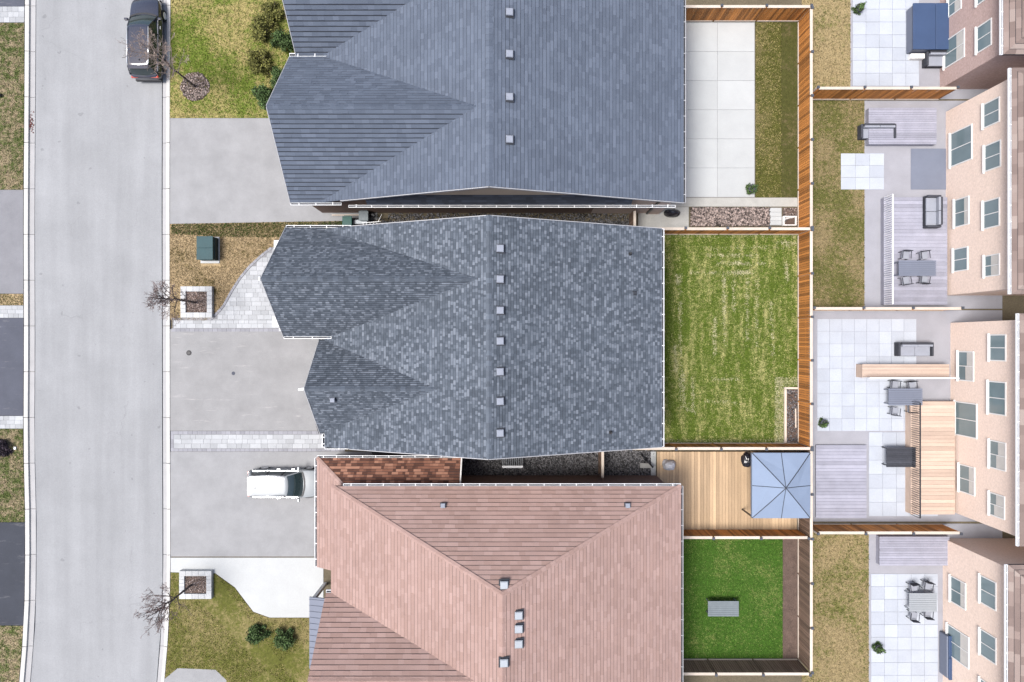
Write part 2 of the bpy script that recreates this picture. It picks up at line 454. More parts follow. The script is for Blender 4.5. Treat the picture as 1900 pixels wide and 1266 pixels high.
M['red_lamp'] = mat('red_tail_lamp', (0.35, 0.035, 0.02), 0.2, 0.02, 1, 0.02, 10, spec=0.6, bstr=0)
M['lamp_clear'] = mat('clear_headlamp', (0.45, 0.47, 0.48), 0.1, 0.02, 1, 0.02, 10, spec=0.6, bstr=0)

# ------------------------------------------------------------------ ground, road, kerbs, lots
def inside(poly, P):
    x, y = P[:, 0], P[:, 1]
    r = np.zeros(len(P), bool)
    n = len(poly)
    for i in range(n):
        x0, y0 = poly[i]; x1, y1 = poly[(i + 1) % n]
        c = ((y0 > y) != (y1 > y))
        with np.errstate(divide='ignore', invalid='ignore'):
            xi = (x1 - x0) * (y - y0) / (y1 - y0 + 1e-12) + x0
        r ^= c & (x < xi)
    return r

def scatter(poly, dens, holes=()):
    a = np.array(poly)
    lo, hi = a.min(0), a.max(0)
    n = int(dens * (hi[0] - lo[0]) * (hi[1] - lo[1]))
    P = rng.random((n, 2)) * (hi - lo) + lo
    k = inside(poly, P)
    for h in holes: k &= ~inside(h, P)
    return P[k]

def blades(name, label, P, mt, z0=0.02, h=0.05, w=0.02, cat='grass', lean=0.8):
    n = len(P)
    a = rng.random(n) * 2 * np.pi
    hh = h * (0.5 + rng.random(n)); ww = w * (0.6 + 0.8 * rng.random(n))
    dx, dy = np.cos(a), np.sin(a)
    V = np.zeros((n, 3, 3))
    V[:, 0, 0] = P[:, 0] - dx * ww; V[:, 0, 1] = P[:, 1] - dy * ww; V[:, 0, 2] = z0
    V[:, 1, 0] = P[:, 0] + dx * ww; V[:, 1, 1] = P[:, 1] + dy * ww; V[:, 1, 2] = z0
    le = lean * hh * (0.4 + rng.random(n))
    b = a + np.pi / 2 + rng.normal(0, 0.4, n)
    V[:, 2, 0] = P[:, 0] + np.cos(b) * le; V[:, 2, 1] = P[:, 1] + np.sin(b) * le; V[:, 2, 2] = z0 + hh
    o = big_mesh(name, V.reshape(-1, 3), np.arange(3 * n), 3, mt)
    return tag(o, label, cat)

def stones(name, label, P, mt, z0, r0, r1, flat=0.6, cat='gravel'):
    n = len(P)
    r = r0 + (r1 - r0) * rng.random(n)
    base = np.array([(1, 0, 0), (0, 1, 0), (-1, 0, 0), (0, -1, 0), (0, 0, 1), (0, 0, -1)], float)
    a = rng.random(n) * 6.28
    V = base[None] * (r[:, None, None] * (0.6 + 0.8 * rng.random((n, 6, 1))))
    V[:, :, 2] *= flat
    ca, sa = np.cos(a)[:, None], np.sin(a)[:, None]
    x = V[:, :, 0] * ca - V[:, :, 1] * sa + P[:, 0:1]
    y = V[:, :, 0] * sa + V[:, :, 1] * ca + P[:, 1:2]
    z = V[:, :, 2] + z0 + r[:, None] * 0.3
    V = np.stack([x, y, z], 2).reshape(-1, 3)
    F = np.array([(0, 1, 4), (1, 2, 4), (2, 3, 4), (3, 0, 4), (1, 0, 5), (2, 1, 5), (3, 2, 5), (0, 3, 5)])
    F = (F[None] + (np.arange(n) * 6)[:, None, None]).reshape(-1)
    o = big_mesh(name, V, F, 3, mt)
    return tag(o, label, cat)

def PX(pts, z=0.0):
    return [W(a, b, z) for a, b in pts]

def sheet(name, poly, mt, z1, z0=-0.16, label=None):
    o = MB().prism(poly, z0, z1).build(name, mt)
    return tag(o, kind='structure')

def rect(px0, px1, py0, py1, z=0.0):
    return PX([(px0, py0), (px1, py0), (px1, py1), (px0, py1)], z)

# ground sheet out to the horizon
g = MB().add([(-400, -400, -0.26), (400, -400, -0.26), (400, 400, -0.26), (-400, 400, -0.26)], [(0, 1, 2, 3)]).build('ground', M['soil'])
tag(g, kind='structure')

# kerb lines: plan x of the road-side edges at several y (pixels of the plan, extended past the frame)
YL = [-1200, -60, 150, 400, 640, 820, 970, 1080, 1160, 1266, 1320, 2400]
KL = [50, 46.5, 45.5, 43.8, 44.5, 43.5, 47.0, 46.5, 44.5, 36, 31, -100]      # outer edge of left kerb
KR = [306, 302, 300.5, 300, 300.5, 300.8, 301.5, 301.5, 299, 290.5, 285, 160]  # road-side edge of right gutter
def kl(y): return float(np.interp(y, YL, KL))
def kr(y): return float(np.interp(y, YL, KR))

pts = [(kl(y) + 19.0, y) for y in YL] + [(kr(y) - 1.5, y) for y in YL[::-1]]
sheet('road', PX(pts), M['road'], -0.09, -0.25)

ys = list(range(-160, 1460, 85))
for side in ('left', 'right'):
    st = structure('kerb')
    for i in range(len(ys) - 1):
        a, b = ys[i] + 0.35, ys[i + 1] - 0.35
        if side == 'left':
            e0, e1, e2 = (lambda y: kl(y) + 0.3), (lambda y: kl(y) + 8.2), (lambda y: kl(y) + 18.2)
            q = PX([(e0(a), a), (e1(a), a), (e1(b), b), (e0(b), b)])
            p = PX([(e1(a), a), (e2(a), a), (e2(b), b), (e1(b), b)])
        else:
            e0, e1, e2 = (lambda y: kr(y) + 0.3), (lambda y: kr(y) + 8.3), (lambda y: kr(y) + 14.8)
            q = PX([(e1(a), a), (e2(a), a), (e2(b), b), (e1(b), b)])
            p = PX([(e0(a), a), (e1(a), a), (e1(b), b), (e0(b), b)])
        MB().prism(q, -0.22, 0.035).build('kerb_stone', M['kerb'], st, bevel=0.02)
        MB().prism(p, -0.22, -0.078).build('gutter_pan', M['gutter_pan'], st)

# far side of the road: drives, verges and paver strips
def lstrip(name, y0, y1, m, z, x0=-420):
    n = 6
    p = [(kl(y0 + (y1 - y0) * i / n) - 1.3, y0 + (y1 - y0) * i / n) for i in range(n + 1)]
    return sheet(name, PX([(x0, y0)] + p + [(x0, y1)]), M[m], z), PX([(x0 + 380, y0)] + p + [(x0 + 380, y1)])
lstrip('driveway', -260, 12, 'drive_dark', 0.004)
v1, vp1 = lstrip('verge', 42.5, 352, 'lawn_verge', 0.012)
lstrip('driveway', 352.5, 545, 'drive_mid', 0.004)
v2, vp2 = lstrip('verge', 545.5, 566.5, 'lawn_front', 0.012)
lstrip('driveway', 590.5, 771.5, 'drive_dark', 0.004)
v3, vp3 = lstrip('verge', 796, 969, 'lawn_verge', 0.012)
lstrip('driveway', 969.5, 1161, 'drive_black', 0.004)
v4, vp4 = lstrip('verge', 1161.5, 1500, 'lawn_verge', 0.012)
P = np.vstack([scatter(v, 500) for v in (vp1, vp2, vp3, vp4)])
blades('grass', 'patchy green and straw grass on the verge across the road', P, M['lawn_verge'], 0.012, 0.05, 0.02)

def paver_rows(st, rows, mesh_mat, z0=-0.05, z1=0.03, lens=(0.28, 0.62), gap=0.012):
    """rows: list of (ya, yb, xl_a, xl_b, xr) in metres; each paver a piece of its own"""
    for (ya, yb, xa, xb, xr) in rows:
        x = min(xa, xb)
        first = True
        while x < xr - 0.05:
            L = random.uniform(*lens)
            x1 = min(x + L, xr)
            if xr - x1 < 0.12: x1 = xr
            p0, p1 = x, x
            if xa != xb:
                p0, p1 = max(x, xa), max(x, xb)
            if x1 > max(p0, p1) + 0.03:
                dz = random.uniform(-0.003, 0.003)
                q = [(p0 + gap / 2, ya - gap / 2), (x1 - gap / 2, ya - gap / 2), (x1 - gap / 2, yb + gap / 2), (p1 + gap / 2, yb + gap / 2)]
                MB().prism(q, z0, z1 + dz).build('paver', mesh_mat, st)
            x = x1

for (y0, y1) in ((12.5, 42), (567, 590), (772, 795.5)):
    st = structure('paver_strip')
    MB().prism(PX([(-420, y0), (kl(y0) - 0.6, y0), (kl(y1) - 0.6, y1), (-420, y1)]), -0.16, 0.008).build('bedding', M['paver_bed'], st)
    n = 3
    rr = [y0 + (y1 - y0) * i / n for i in range(n + 1)]
    paver_rows(st, [(Y(rr[i]), Y(rr[i + 1]), X(-40), X(-40), X(kl(y0) - 0.8)) for i in range(n)],
               M['paver'], lens=(0.3, 0.55))

# ---- lots on the house side
LX = 316.2
def rstrip(pts, name, m, z):
    return sheet(name, PX(pts), M[m], z)
def edge(y0, y1, n=5):
    return [(kr(y0 + (y1 - y0) * i / n) + 15.2, y0 + (y1 - y0) * i / n) for i in range(n + 1)]
sheet('lot_ground', PX([(317.5, -900), (3000, -900), (3000, 2300), (200, 2300), (303, 1266), (317.5, 1100)]), M['soil'], -0.02, -0.2)

# upper neighbour
upper_lawn = edge(-300, 219) + [(600, 219), (600, -300)]
rstrip(upper_lawn, 'lawn', 'lawn_olive', 0.014)
rstrip(edge(219.5, 415.5) + [(640, 410), (700, 409), (700, 385), (600, 385), (600, 219.5)], 'driveway', 'drive2', 0.006)
# front lawn of the middle house, outlined by the curved walk
CURVE = [(394, 594.5), (405, 583), (416.6, 570.6), (431, 544), (448, 517.5), (465, 497), (487.7, 476), (506, 462)]
front_lawn = edge(416, 594) + [(388, 594), (400, 581), (411.5, 568.5), (426, 542), (443, 515), (460.5, 494), (484, 472.5), (505, 458.5), (590, 458.5), (590, 412), (640, 410.5)]
rstrip(front_lawn, 'lawn', 'lawn_front', 0.014)
strip_poly = PX([(318, 417), (420, 415), (640, 411), (640, 432), (540, 440), (430, 440), (318, 434)])
rstrip(edge(611, 799.5) + [(620, 799.5), (620, 611)], 'driveway', 'drive', 0.006)
rstrip(edge(838.5, 1033) + [(600, 1033), (600, 846), (690, 846), (690, 838.5)], 'driveway', 'drive2', 0.006)
# lower neighbour: pale walk, lawn
rstrip(edge(1035, 1062, 2) + [(400, 1064), (436, 1090), (470, 1135), (500, 1146), (566, 1146), (600, 1146), (600, 1035)], 'front_walk', 'concrete', 0.016)
lower_lawn = edge(1062.5, 1700, 12) + [(640, 1700), (640, 1147), (500, 1147), (469, 1136), (435, 1091), (399, 1065)]
rstrip(lower_lawn, 'lawn', 'lawn_yellow', 0.010)
rstrip([(303, 1262), (330, 1240), (400, 1243), (420, 1262), (420, 1500), (300, 1500)], 'driveway', 'drive2', 0.016)

# back gardens
back_lawn = rect(1222, 1481.5, 434, 824)
sheet('lawn', back_lawn, M['lawn_back'], 0.014)
sheet('lawn', rect(1402, 1450, 40, 366.5), M['lawn_yellow'], 0.012)
sheet('lawn', rect(1450.5, 1481.5, 40, 366.5), M['lawn_tan'], 0.012)
bright = rect(1262, 1452, 992, 1222)
sheet('lawn', bright, M['lawn_bright'], 0.012)
sheet('mulch_bed', rect(1452.5, 1481.5, 992, 1222), M['mulch_ground'], 0.016)
sheet('side_yard', PX([(690, 836), (1216, 836), (1216, 884), (690, 884)]), M['gravel_ground'], 0.004)
sheet('side_yard', PX([(640, 410.8), (1180, 410.8), (1180, 455), (592, 455), (592, 440.5), (640, 440.5)]), M['gravel_ground'], -0.004)
sheet('side_path', rect(1184, 1278, 384, 430), M['concrete_warm'], 0.010)
sheet('side_path', rect(1200, 1480, 367, 383.5), M['concrete_warm'], 0.008)
# yards behind the back fence
for ya_, yb_ in ((-100, 184), (187, 573), (576, 968), (972, 1400)):
    sheet('yard', rect(1500, 1860, ya_, yb_), M['yard'], 0.0)
r2_lawn = rect(1488, 1604, 187, 573)
sheet('lawn', r2_lawn, M['lawn_tan'], 0.012)
r1_lawn = rect(1488, 1578, -120, 184)
sheet('lawn', r1_lawn, M['lawn_tan'], 0.012)
r4_lawn = rect(1488, 1612, 972, 1420)
sheet('lawn', r4_lawn, M['lawn_tan'], 0.012)

# ---- grass
PB = scatter(back_lawn, 1100, [rect(1453, 1482, 718, 824)])
blades('grass', 'patchy green grass with straw streaks in the fenced back garden', PB, M['lawn_back'], 0.014, 0.055, 0.017)
# straw seams left between the strips of turf
seg = []
def seam(p, q, n, wd=0.075):
    p, q = np.array(W(*p)), np.array(W(*q))
    n = int(n * 2.2)
    t = rng.random(n)
    gate = np.sin(t * 23 + p[0] * 7) + np.sin(t * 57 + p[1] * 3) + rng.normal(0, 1.1, n) > 0.0
    t = t[gate]
    seg.append(p + (q - p) * t[:, None] + rng.normal(0, wd, (len(t), 2)))
for a, b, n in [((1262, 510), (1262, 760), 420), ((1252, 640), (1254, 690), 160), ((1267, 690), (1268, 755), 240), ((1284, 700), (1285, 760), 150),
                ((1325, 620), (1326, 660), 130), ((1343, 510), (1343, 600), 330), ((1345, 600), (1344, 640), 60), ((1327, 590), (1325, 625), 120),
                ((1360, 520), (1361, 580), 140), ((1386, 520), (1386, 640), 240), ((1405, 520), (1402, 650), 170), ((1430, 560), (1434, 660), 170),
                ((1458, 488), (1460, 520), 160), ((1310, 474), (1410, 474), 260), ((1330, 489), (1420, 489), 190), ((1360, 506), (1392, 505), 240),
                ((1280, 506), (1400, 508), 200), ((1300, 462), (1470, 458), 170), ((1440, 450), (1480, 452), 150), ((1320, 704), (1370, 703), 110),
                ((1272, 758), (1290, 764), 80), ((1310, 745), (1370, 748), 90), ((1256, 512), (1257, 528), 120), ((1366, 488), (1376, 490), 90)]:
    seam(a, b, n)
blades('straw', 'pale straw lines along the turf seams of the back garden', np.vstack(seg), M['straw'], 0.045, 0.05, 0.026, cat='straw')
P = np.vstack([scatter(rect(1232, 1482, 434.5, 441), 260), scatter(rect(1232, 1480, 815, 823), 260), scatter(rect(1437, 1453, 700, 822), 900), scatter(rect(1440, 1480, 700, 717), 700)])
blades('straw', 'dry straw grass beside the planting bed and fence feet', P, M['straw'], 0.02, 0.05, 0.02, cat='straw')
hole = rect(333, 394, 530, 591)
PF = scatter(PX(front_lawn), 900, [hole, rect(372, 409, 446, 494)])
blades('grass', 'straw coloured dormant grass around the green utility box', PF, M['lawn_front'], 0.014, 0.05, 0.018)
blades('grass', 'greener grass edging along the upper driveway', scatter(strip_poly, 900), M['lawn_strip'], 0.016, 0.07, 0.02)
blades('grass', 'olive front lawn grass beside the parked dark car', scatter(PX(upper_lawn), 300), M['lawn_olive'], 0.014, 0.05, 0.024)
blades('grass', 'olive front lawn grass of the pink roofed house', scatter(PX([p for p in lower_lawn if p[1] < 1400] + [(640, 1390)]), 300, [PX([(303, 1262), (330, 1240), (400, 1243), (420, 1262), (420, 1500), (300, 1500)])]), M['lawn_yellow'], 0.010, 0.05, 0.024)
blades('grass', 'bright green grass behind the pink roofed house', scatter(bright, 700), M['lawn_bright'], 0.012, 0.05, 0.02)
blades('grass', 'olive grass in the yards behind the back fence', np.vstack([scatter(q, 350, [rect(1558, 1642, 283, 354)]) for q in (r1_lawn, r2_lawn, r4_lawn)]), M['lawn_tan'], 0.012, 0.05, 0.024)

blades('grass', 'green grass strip between the white patio and cedar fence', scatter(rect(1402, 1450, 40, 366), 500), M['lawn_yellow'], 0.012, 0.05, 0.022)
# gravel and mulch
stones('gravel', 'dark grey gravel in the narrow yard beside the pink roofed house', scatter(PX([(860, 836), (1214, 836), (1214, 882), (860, 882)]), 330), M['gravel'], 0.004, 0.03, 0.075)
stones('gravel', 'dark gravel along the brown brick wall of the upper house', scatter(PX([(720, 396), (1174, 396), (1174, 440), (720, 440)]), 180), M['gravel'], 0.0, 0.03, 0.07)

# ---- paver walk with curved edge
walk = structure('paver_walk')
MB().prism(PX([(320, 592), (390, 592), (402, 580), (413, 568), (428, 541), (445, 514), (462, 494), (486, 472), (505, 459), (588, 459), (588, 616), (320, 616)]), -0.16, 0.004).build('bedding', M['paver_bed'], walk)
cy = [p[1] for p in CURVE][::-1]; cx = [p[0] for p in CURVE][::-1]
def xl(y): return 322.5 if y > 594.5 else float(np.interp(y, cy, cx))
yy = 461.5; rows = []
RH = 8.2
ylist = []
while yy < 609.5:
    ylist.append((yy, min(yy + RH, 609.5))); yy += RH
for a, b in ylist:
    if a < 594.5 < b:
        rows.append((Y(a), Y(594.5), X(xl(a)), X(394), X(587)))
        rows.append((Y(594.5), Y(b), X(322.5), X(322.5), X(587)))
    else:
        rows.append((Y(a), Y(b), X(xl(a)), X(xl(b)), X(587)))
paver_rows(walk, rows, M['paver'])
# border stones along the curve
pl = [(p[0] - 2.4, p[1] - 2.0) for p in CURVE]
dd = [0]
for a, b in zip(pl, pl[1:]): dd.append(dd[-1] + math.dist(a, b))
n = int(dd[-1] / 8.4)
for i in range(n):
    s0, s1 = dd[-1] * (i + 0.03) / n, dd[-1] * (i + 0.97) / n
    a = (np.interp(s0, dd, [p[0] for p in pl]), np.interp(s0, dd, [p[1] for p in pl]))
    b = (np.interp(s1, dd, [p[0] for p in pl]), np.interp(s1, dd, [p[1] for p in pl]))
    pa, pb = W(*a), W(*b)
    MB().bar((*pa, 0.0), (*pb, 0.0), 0.15, 0.07).build('border_stone', M['paver_dark'], walk)
def border(st, px0, px1, py0, py1, n, mt='paver_dark'):
    for i in range(n):
        if abs(px1 - px0) > abs(py1 - py0):
            a, b = px0 + (px1 - px0) * i / n + 0.15, px0 + (px1 - px0) * (i + 1) / n - 0.15
            q = rect(a, b, py0, py1)
        else:
            a, b = py0 + (py1 - py0) * i / n + 0.15, py0 + (py1 - py0) * (i + 1) / n - 0.15
            q = rect(px0, px1, a, b)
        MB().prism(q, -0.05, 0.022 + random.uniform(-0.003, 0.003)).build('border_stone', M[mt], st)
border(walk, 318, 540, 609.8, 615.6, 26)
border(walk, 318, 392, 590.2, 594.2, 9)
# paver strip below the driveway
st = structure('paver_strip')
MB().prism(PX([(317, 799.8), (640, 799.8), (640, 838.2), (317, 838.2)]), -0.16, 0.004).build('bedding', M['paver_bed'], st)
rr = [806.6, 815, 823.5, 832.2]
paver_rows(st, [(Y(rr[i]), Y(rr[i + 1]), X(322.6), X(322.6), X(640)) for i in range(3)], M['paver'], lens=(0.35, 0.75))
border(st, 322, 640, 800.2, 806.2, 36)
border(st, 322, 640, 832.6, 837.9, 36)
border(st, 317, 322.2, 800.2, 837.9, 5)

# ---- patios as slabs
def slab_patio(name, px0, px1, py0, py1, nx, ny, mt, z=0.03):
    st = structure(name)
    MB().prism(rect(px0 - 0.5, px1 + 0.5, py0 - 0.5, py1 + 0.5), -0.16, z - 0.035).build('bedding', M['paver_bed'], st)
    for i in range(nx):
        for j in range(ny):
            a, b = px0 + (px1 - px0) * i / nx, px0 + (px1 - px0) * (i + 1) / nx
            c, d = py0 + (py1 - py0) * j / ny, py0 + (py1 - py0) * (j + 1) / ny
            MB().prism(rect(a + 0.22, b - 0.22, c + 0.22, d - 0.22), -0.05, z + random.uniform(-0.002, 0.002)).build('slab', mt, st)
slab_patio('patio', 1262, 1400, 42, 366, 2, 6, M['concrete'])
slab_patio('patio', 1516, 1700, 592, 800, 8, 9, M['patio_blue'])
slab_patio('patio', 1612, 1740, 802, 958, 5, 6, M['patio_blue'])
slab_patio('patio', 1582, 1705, -30, 160, 5, 8, M['patio_blue'])
slab_patio('patio', 1616, 1740, 1065, 1300, 5, 10, M['patio_blue'])
slab_patio('patio', 1560, 1640, 285, 352, 3, 3, M['patio_blue'], 0.034)
slab_patio('stepping_path', 1428, 1450, 386, 418, 1, 4, M['concrete'])

# ------------------------------------------------------------------ roofs
def clip_poly(P, C):
    """Sutherland-Hodgman, C convex counter-clockwise"""
    out = P
    n = len(C)
    for i in range(n):
        ax, ay = C[i]; bx, by = C[(i + 1) % n]
        ex, ey = bx - ax, by - ay
        inp = out; out = []
        if not inp: break
        for j in range(len(inp)):
            p, q = inp[j], inp[(j + 1) % len(inp)]
            dp = ex * (p[1] - ay) - ey * (p[0] - ax)
            dq = ex * (q[1] - ay) - ey * (q[0] - ax)
            if dp >= 0: out.append(p)
            if (dp >= 0) != (dq >= 0):
                t = dp / (dp - dq)
                out.append((p[0] + (q[0] - p[0]) * t, p[1] + (q[1] - p[1]) * t))
    return out

def ccw(poly):
    n = len(poly)
    a = sum(poly[i][0] * poly[(i + 1) % n][1] - poly[(i + 1) % n][0] * poly[i][1] for i in range(n))
    return poly if a > 0 else poly[::-1]

def shingle_list(zf, r, down, exp=0.15, lens=(0.10, 0.24), clip=None, above=(), th=0.022, tabs=True, shade_gap=0.018):
    x0, x1, y0, y1 = r
    res = []
    if clip: clip = ccw(clip)
    along_y = down in ('+x', '-x')
    L0, L1 = (y0, y1) if along_y else (x0, x1)
    E, top = {'+x': (x1, x0), '-x': (x0, x1), '+y': (y1, y0), '-y': (y0, y1)}[down]
    sg = 1 if top > E else -1
    n = int(math.ceil(abs(top - E) / exp))
    for k in range(n):
        lo = E + sg * exp * k
        hi = E + sg * min(exp * (k + 1), abs(top - E))
        if abs(hi - lo) < 0.03: continue
        hi = hi - sg * shade_gap  # gap bares the dark underlay in place of the row's shadow line
        p = L0 - random.uniform(0, lens[1])
        while p < L1:
            q = p + random.uniform(*lens)
            a, b = max(p, L0), min(q, L1)
            p = q
            if b - a < 0.03: continue
            t = th * (random.choice((0.55, 0.55, 1.0, 1.25)) if tabs else 0.8)
            if along_y: poly = [(lo, a), (lo, b), (hi, b), (hi, a)]
            else: poly = [(a, lo), (b, lo), (b, hi), (a, hi)]
            if above and all(any(zf(*c) < f(*c) - 0.03 for f in above) for c in poly): continue
            full = True
            if clip:
                cp = clip_poly(poly, clip)
                if len(cp) < 3: continue
                full = len(cp) == 4 and all(any(math.dist(u, v) < 1e-6 for v in poly) for u in cp)
                poly = cp
            res.append((poly, lo, hi, t, full))
    return res

def shingle_mesh(jobs, name, mt, parent):
    V = []; F = []
    for zf, down, items in jobs:
        ax = 0 if down in ('+x', '-x') else 1
        for poly, lo, hi, t, full in items:
            poly = ccw(poly)
            n = len(poly); b = len(V)
            o = ORG[parent]
            for c in poly:
                k = (c[ax] - hi) / (lo - hi)
                z = zf(*c)
                V.append((c[0] - o.x, c[1] - o.y, z + 0.003 + t * k - o.z))
            for c in poly: V.append((c[0] - o.x, c[1] - o.y, zf(*c) - 0.004 - o.z))
            F.append(tuple(range(b, b + n)))
            for i in range(n):
                j = (i + 1) % n
                F.append((b + i, b + n + i, b + n + j, b + j))
    me = bpy.data.meshes.new(name)
    me.from_pydata(V, [], F)
    me.materials.append(mt)
    me.update()
    o = bpy.data.objects.new(name, me)
    link(o, parent); ORG[o] = ORG[parent]
    o['kind'] = 'stuff'
    return o

def deck_slab(mb, poly, zf, t=0.16, drop=0.006):
    poly = ccw(poly)
    n = len(poly)
    vs_ = [(x, y, zf(x, y) - drop - t) for x, y in poly] + [(x, y, zf(x, y) - drop) for x, y in poly]
    mb.add(vs_, [tuple(range(n - 1, -1, -1)), tuple(range(n, 2 * n))] + [(i, (i + 1) % n, (i + 1) % n + n, i + n) for i in range(n)])

def ridge_caps(p, q, s1, s2, mt, parent, step=0.27, half=0.15):
    """cap pieces folded over a level or sloping ridge; s1, s2 = drop per metre on the left and right of p->q"""
    p, q = Vector(p), Vector(q)
    L = (q - p).length
    m = MB()
    lt = step * 1.12
    t0, t1 = 0.028, 0.012
    vs_ = [(0, half, -s1 * half + t0), (0, 0, t0 + 0.008), (0, -half, -s2 * half + t0), (lt, half, -s1 * half + t1), (lt, 0, t1 + 0.008), (lt, -half, -s2 * half + t1),
           (0, half, -s1 * half), (0, -half, -s2 * half), (lt, half, -s1 * half), (lt, -half, -s2 * half), (0, 0, 0)]
    m.add(vs_, [(0, 1, 4, 3), (1, 2, 5, 4), (6, 10, 1, 0), (10, 7, 2, 1), (0, 3, 8, 6), (2, 7, 9, 5)])
    me = bpy.data.meshes.new('ridge_cap'); me.from_pydata(m.v, [], m.f); me.materials.append(mt); me.update()
    d = (q - p).normalized()
    ez = Vector((0, 0, 1)); ey = ez.cross(d).normalized(); ez = d.cross(ey)
    rot = Matrix((d, ey, ez)).transposed().to_euler()
    n = max(1, int(L / step))
    for i in range(n):
        place('ridge_cap', me, parent, p + (q - p) * (i / n), rot)

def gutter(p, q, out, parent, width=0.14, hang=0.9, mt='white'):
    """open white eaves gutter from p to q; out = unit vector away from the house"""
    p, q, out = Vector(p), Vector(q), Vector(out)
    d = (q - p).normalized(); L = (q - p).length
    m = MB()
    h = 0.11; t = 0.016
    def slab(o0, o1, z0, z1, a=0.0, b=None):
        b = L if b is None else b
        P0 = p + d * a; P1 = p + d * b
        vs_ = []
        for base in (P0, P1):
            for o_, z_ in ((o0, z0), (o1, z0), (o1, z1), (o0, z1)):
                v = base + out * o_; vs_.append((v.x, v.y, v.z + z_))
        m.add(vs_, [(0, 1, 2, 3), (7, 6, 5, 4), (0, 4, 5, 1), (1, 5, 6, 2), (2, 6, 7, 3), (3, 7, 4, 0)])
    slab(width - t * 1.6, width, -h, 0.01)
    slab(0.0, t, -h, 0.0)
    slab(t, width - t * 1.6, -h + t, 0.0, 0, t)
    slab(t, width - t * 1.6, -h + t, 0.0, L - t, L)
    o = m.build('gutter', M[mt], parent)
    m = MB(); slab(t, width - t * 1.6, -h, -h + t)
    m.build('gutter_floor', M['gutter_floor_dark'], o)
    k = max(1, int(L / hang))
    hm = unit_box('gutter_hanger', M[mt], 0.035, width + 0.05, 0.016, base=False)
    ang = math.atan2(d.y, d.x)
    for i in range(k):
        c = p + d * (L * (i + 0.5) / k) + out * (width / 2 - 0.012)
        place('gutter_hanger', hm, o, (c.x, c.y, c.z + 0.012), (0, 0, ang))
    return o

def trim(p, q, parent, w=0.035, h=0.17, name='rake_trim', mt='rake'):
    return MB().bar(p, q, w, h).build(name, M[mt], parent)

def window(parent, c, nrm, w, h, sill=True, glass='glass_win'):
    """frame proud of the wall with glass set back, mullion and sill"""
    cx, cy, cz = c
    m = MB(); g_ = MB(); s_ = MB()
    def bx(mb, a0, a1, d0, d1, z0, z1):
        # a along the wall, d out of the wall
        if nrm == '-x': mb.box(cx - d1, cx - d0, cy + a0, cy + a1, cz + z0, cz + z1)
        elif nrm == '+x': mb.box(cx + d0, cx + d1, cy + a0, cy + a1, cz + z0, cz + z1)
        elif nrm == '-y': mb.box(cx + a0, cx + a1, cy - d1, cy - d0, cz + z0, cz + z1)
        else: mb.box(cx + a0, cx + a1, cy + d0, cy + d1, cz + z0, cz + z1)
    f = 0.07
    bx(m, -w / 2, w / 2, -0.02, 0.05, h - f, h); bx(m, -w / 2, w / 2, -0.02, 0.05, 0, f)
    bx(m, -w / 2, -w / 2 + f, -0.02, 0.05, f, h - f); bx(m, w / 2 - f, w / 2, -0.02, 0.05, f, h - f)
    bx(m, -f / 3, f / 3, -0.02, 0.045, f, h - f)
    bx(g_, -w / 2 + f, -f / 3, 0.004, 0.02, f, h - f); bx(g_, f / 3, w / 2 - f, 0.004, 0.02, f, h - f)
    wo = m.build('window', M['white_trim'], parent)
    g_.build('pane', M[glass], wo)
    if random.random() < 0.55:
        b_ = MB(); dep = random.uniform(0.25, 0.75) * (h - 2 * f)
        bx(b_, -w / 2 + f + 0.01, -f / 3 - 0.01, 0.022, 0.028, h - f - dep, h - f - 0.005); bx(b_, f / 3 + 0.01, w / 2 - f - 0.01, 0.022, 0.028, h - f - dep * random.choice((1, 1, 0.8)), h - f - 0.005)
        b_.build('blind', M['blind'], wo)
    if sill:
        bx(s_, -w / 2 - 0.06, w / 2 + 0.06, 0.002, 0.11, -0.07, -0.002)
        s_.build('sill', M['white_trim'], wo)
    return wo

def tri_wall(mb, axis, at, a0, a1, zb, ap, zp, t=0.2):
    """gable infill: triangle in the plane axis=at from a0..a1 at zb up to (ap, zp)"""
    pts = [(a0, zb), (a1, zb), (ap, zp)]
    if axis == 'x':
        vs_ = [(at, a, z) for a, z in pts] + [(at + t, a, z) for a, z in pts]
    else:
        vs_ = [(a, at, z) for a, z in pts] + [(a, at + t, z) for a, z in pts]
    mb.add(vs_, [(0, 1, 2), (5, 4, 3), (0, 3, 4, 1), (1, 4, 5, 2), (2, 5, 3, 0)])

def vent_mesh(name, size=0.38, h=0.2, mats=None):
    m = MB()
    s = size
    m.mi = 1
    m.box(-s * 0.66, s * 0.66, -s * 0.66, s * 0.66, -0.02, 0.035)
    m.box(-s * 0.42, s * 0.42, -s * 0.42, s * 0.42, 0.035, h * 0.75)
    m.mi = 0
    a, b = s * 0.5, s * 0.40
    vs_ = [(-a, -a, h * 0.55), (a, -a, h * 0.55), (a, a, h * 0.55), (-a, a, h * 0.55), (-a, -a, h * 0.9), (a, -a, h * 0.9), (a, a, h * 0.9), (-a, a, h * 0.9),
           (-b, -b, h * 1.08), (b, -b, h * 1.08), (b, b, h * 1.08), (-b, b, h * 1.08)]
    m.add(vs_, [(0, 3, 2, 1), (0, 1, 5, 4), (1, 2, 6, 5), (2, 3, 7, 6), (3, 0, 4, 7), (4, 5, 9, 8), (5, 6, 10, 9), (6, 7, 11, 10), (7, 4, 8, 11), (8, 9, 10, 11)])
    me = bpy.data.meshes.new(name); me.from_pydata(m.v, [], m.f)
    for k in (mats or ('vent', 'vent_base')): me.materials.append(M[k])
    me.polygons.foreach_set('material_index', m.m); me.update()
    return me

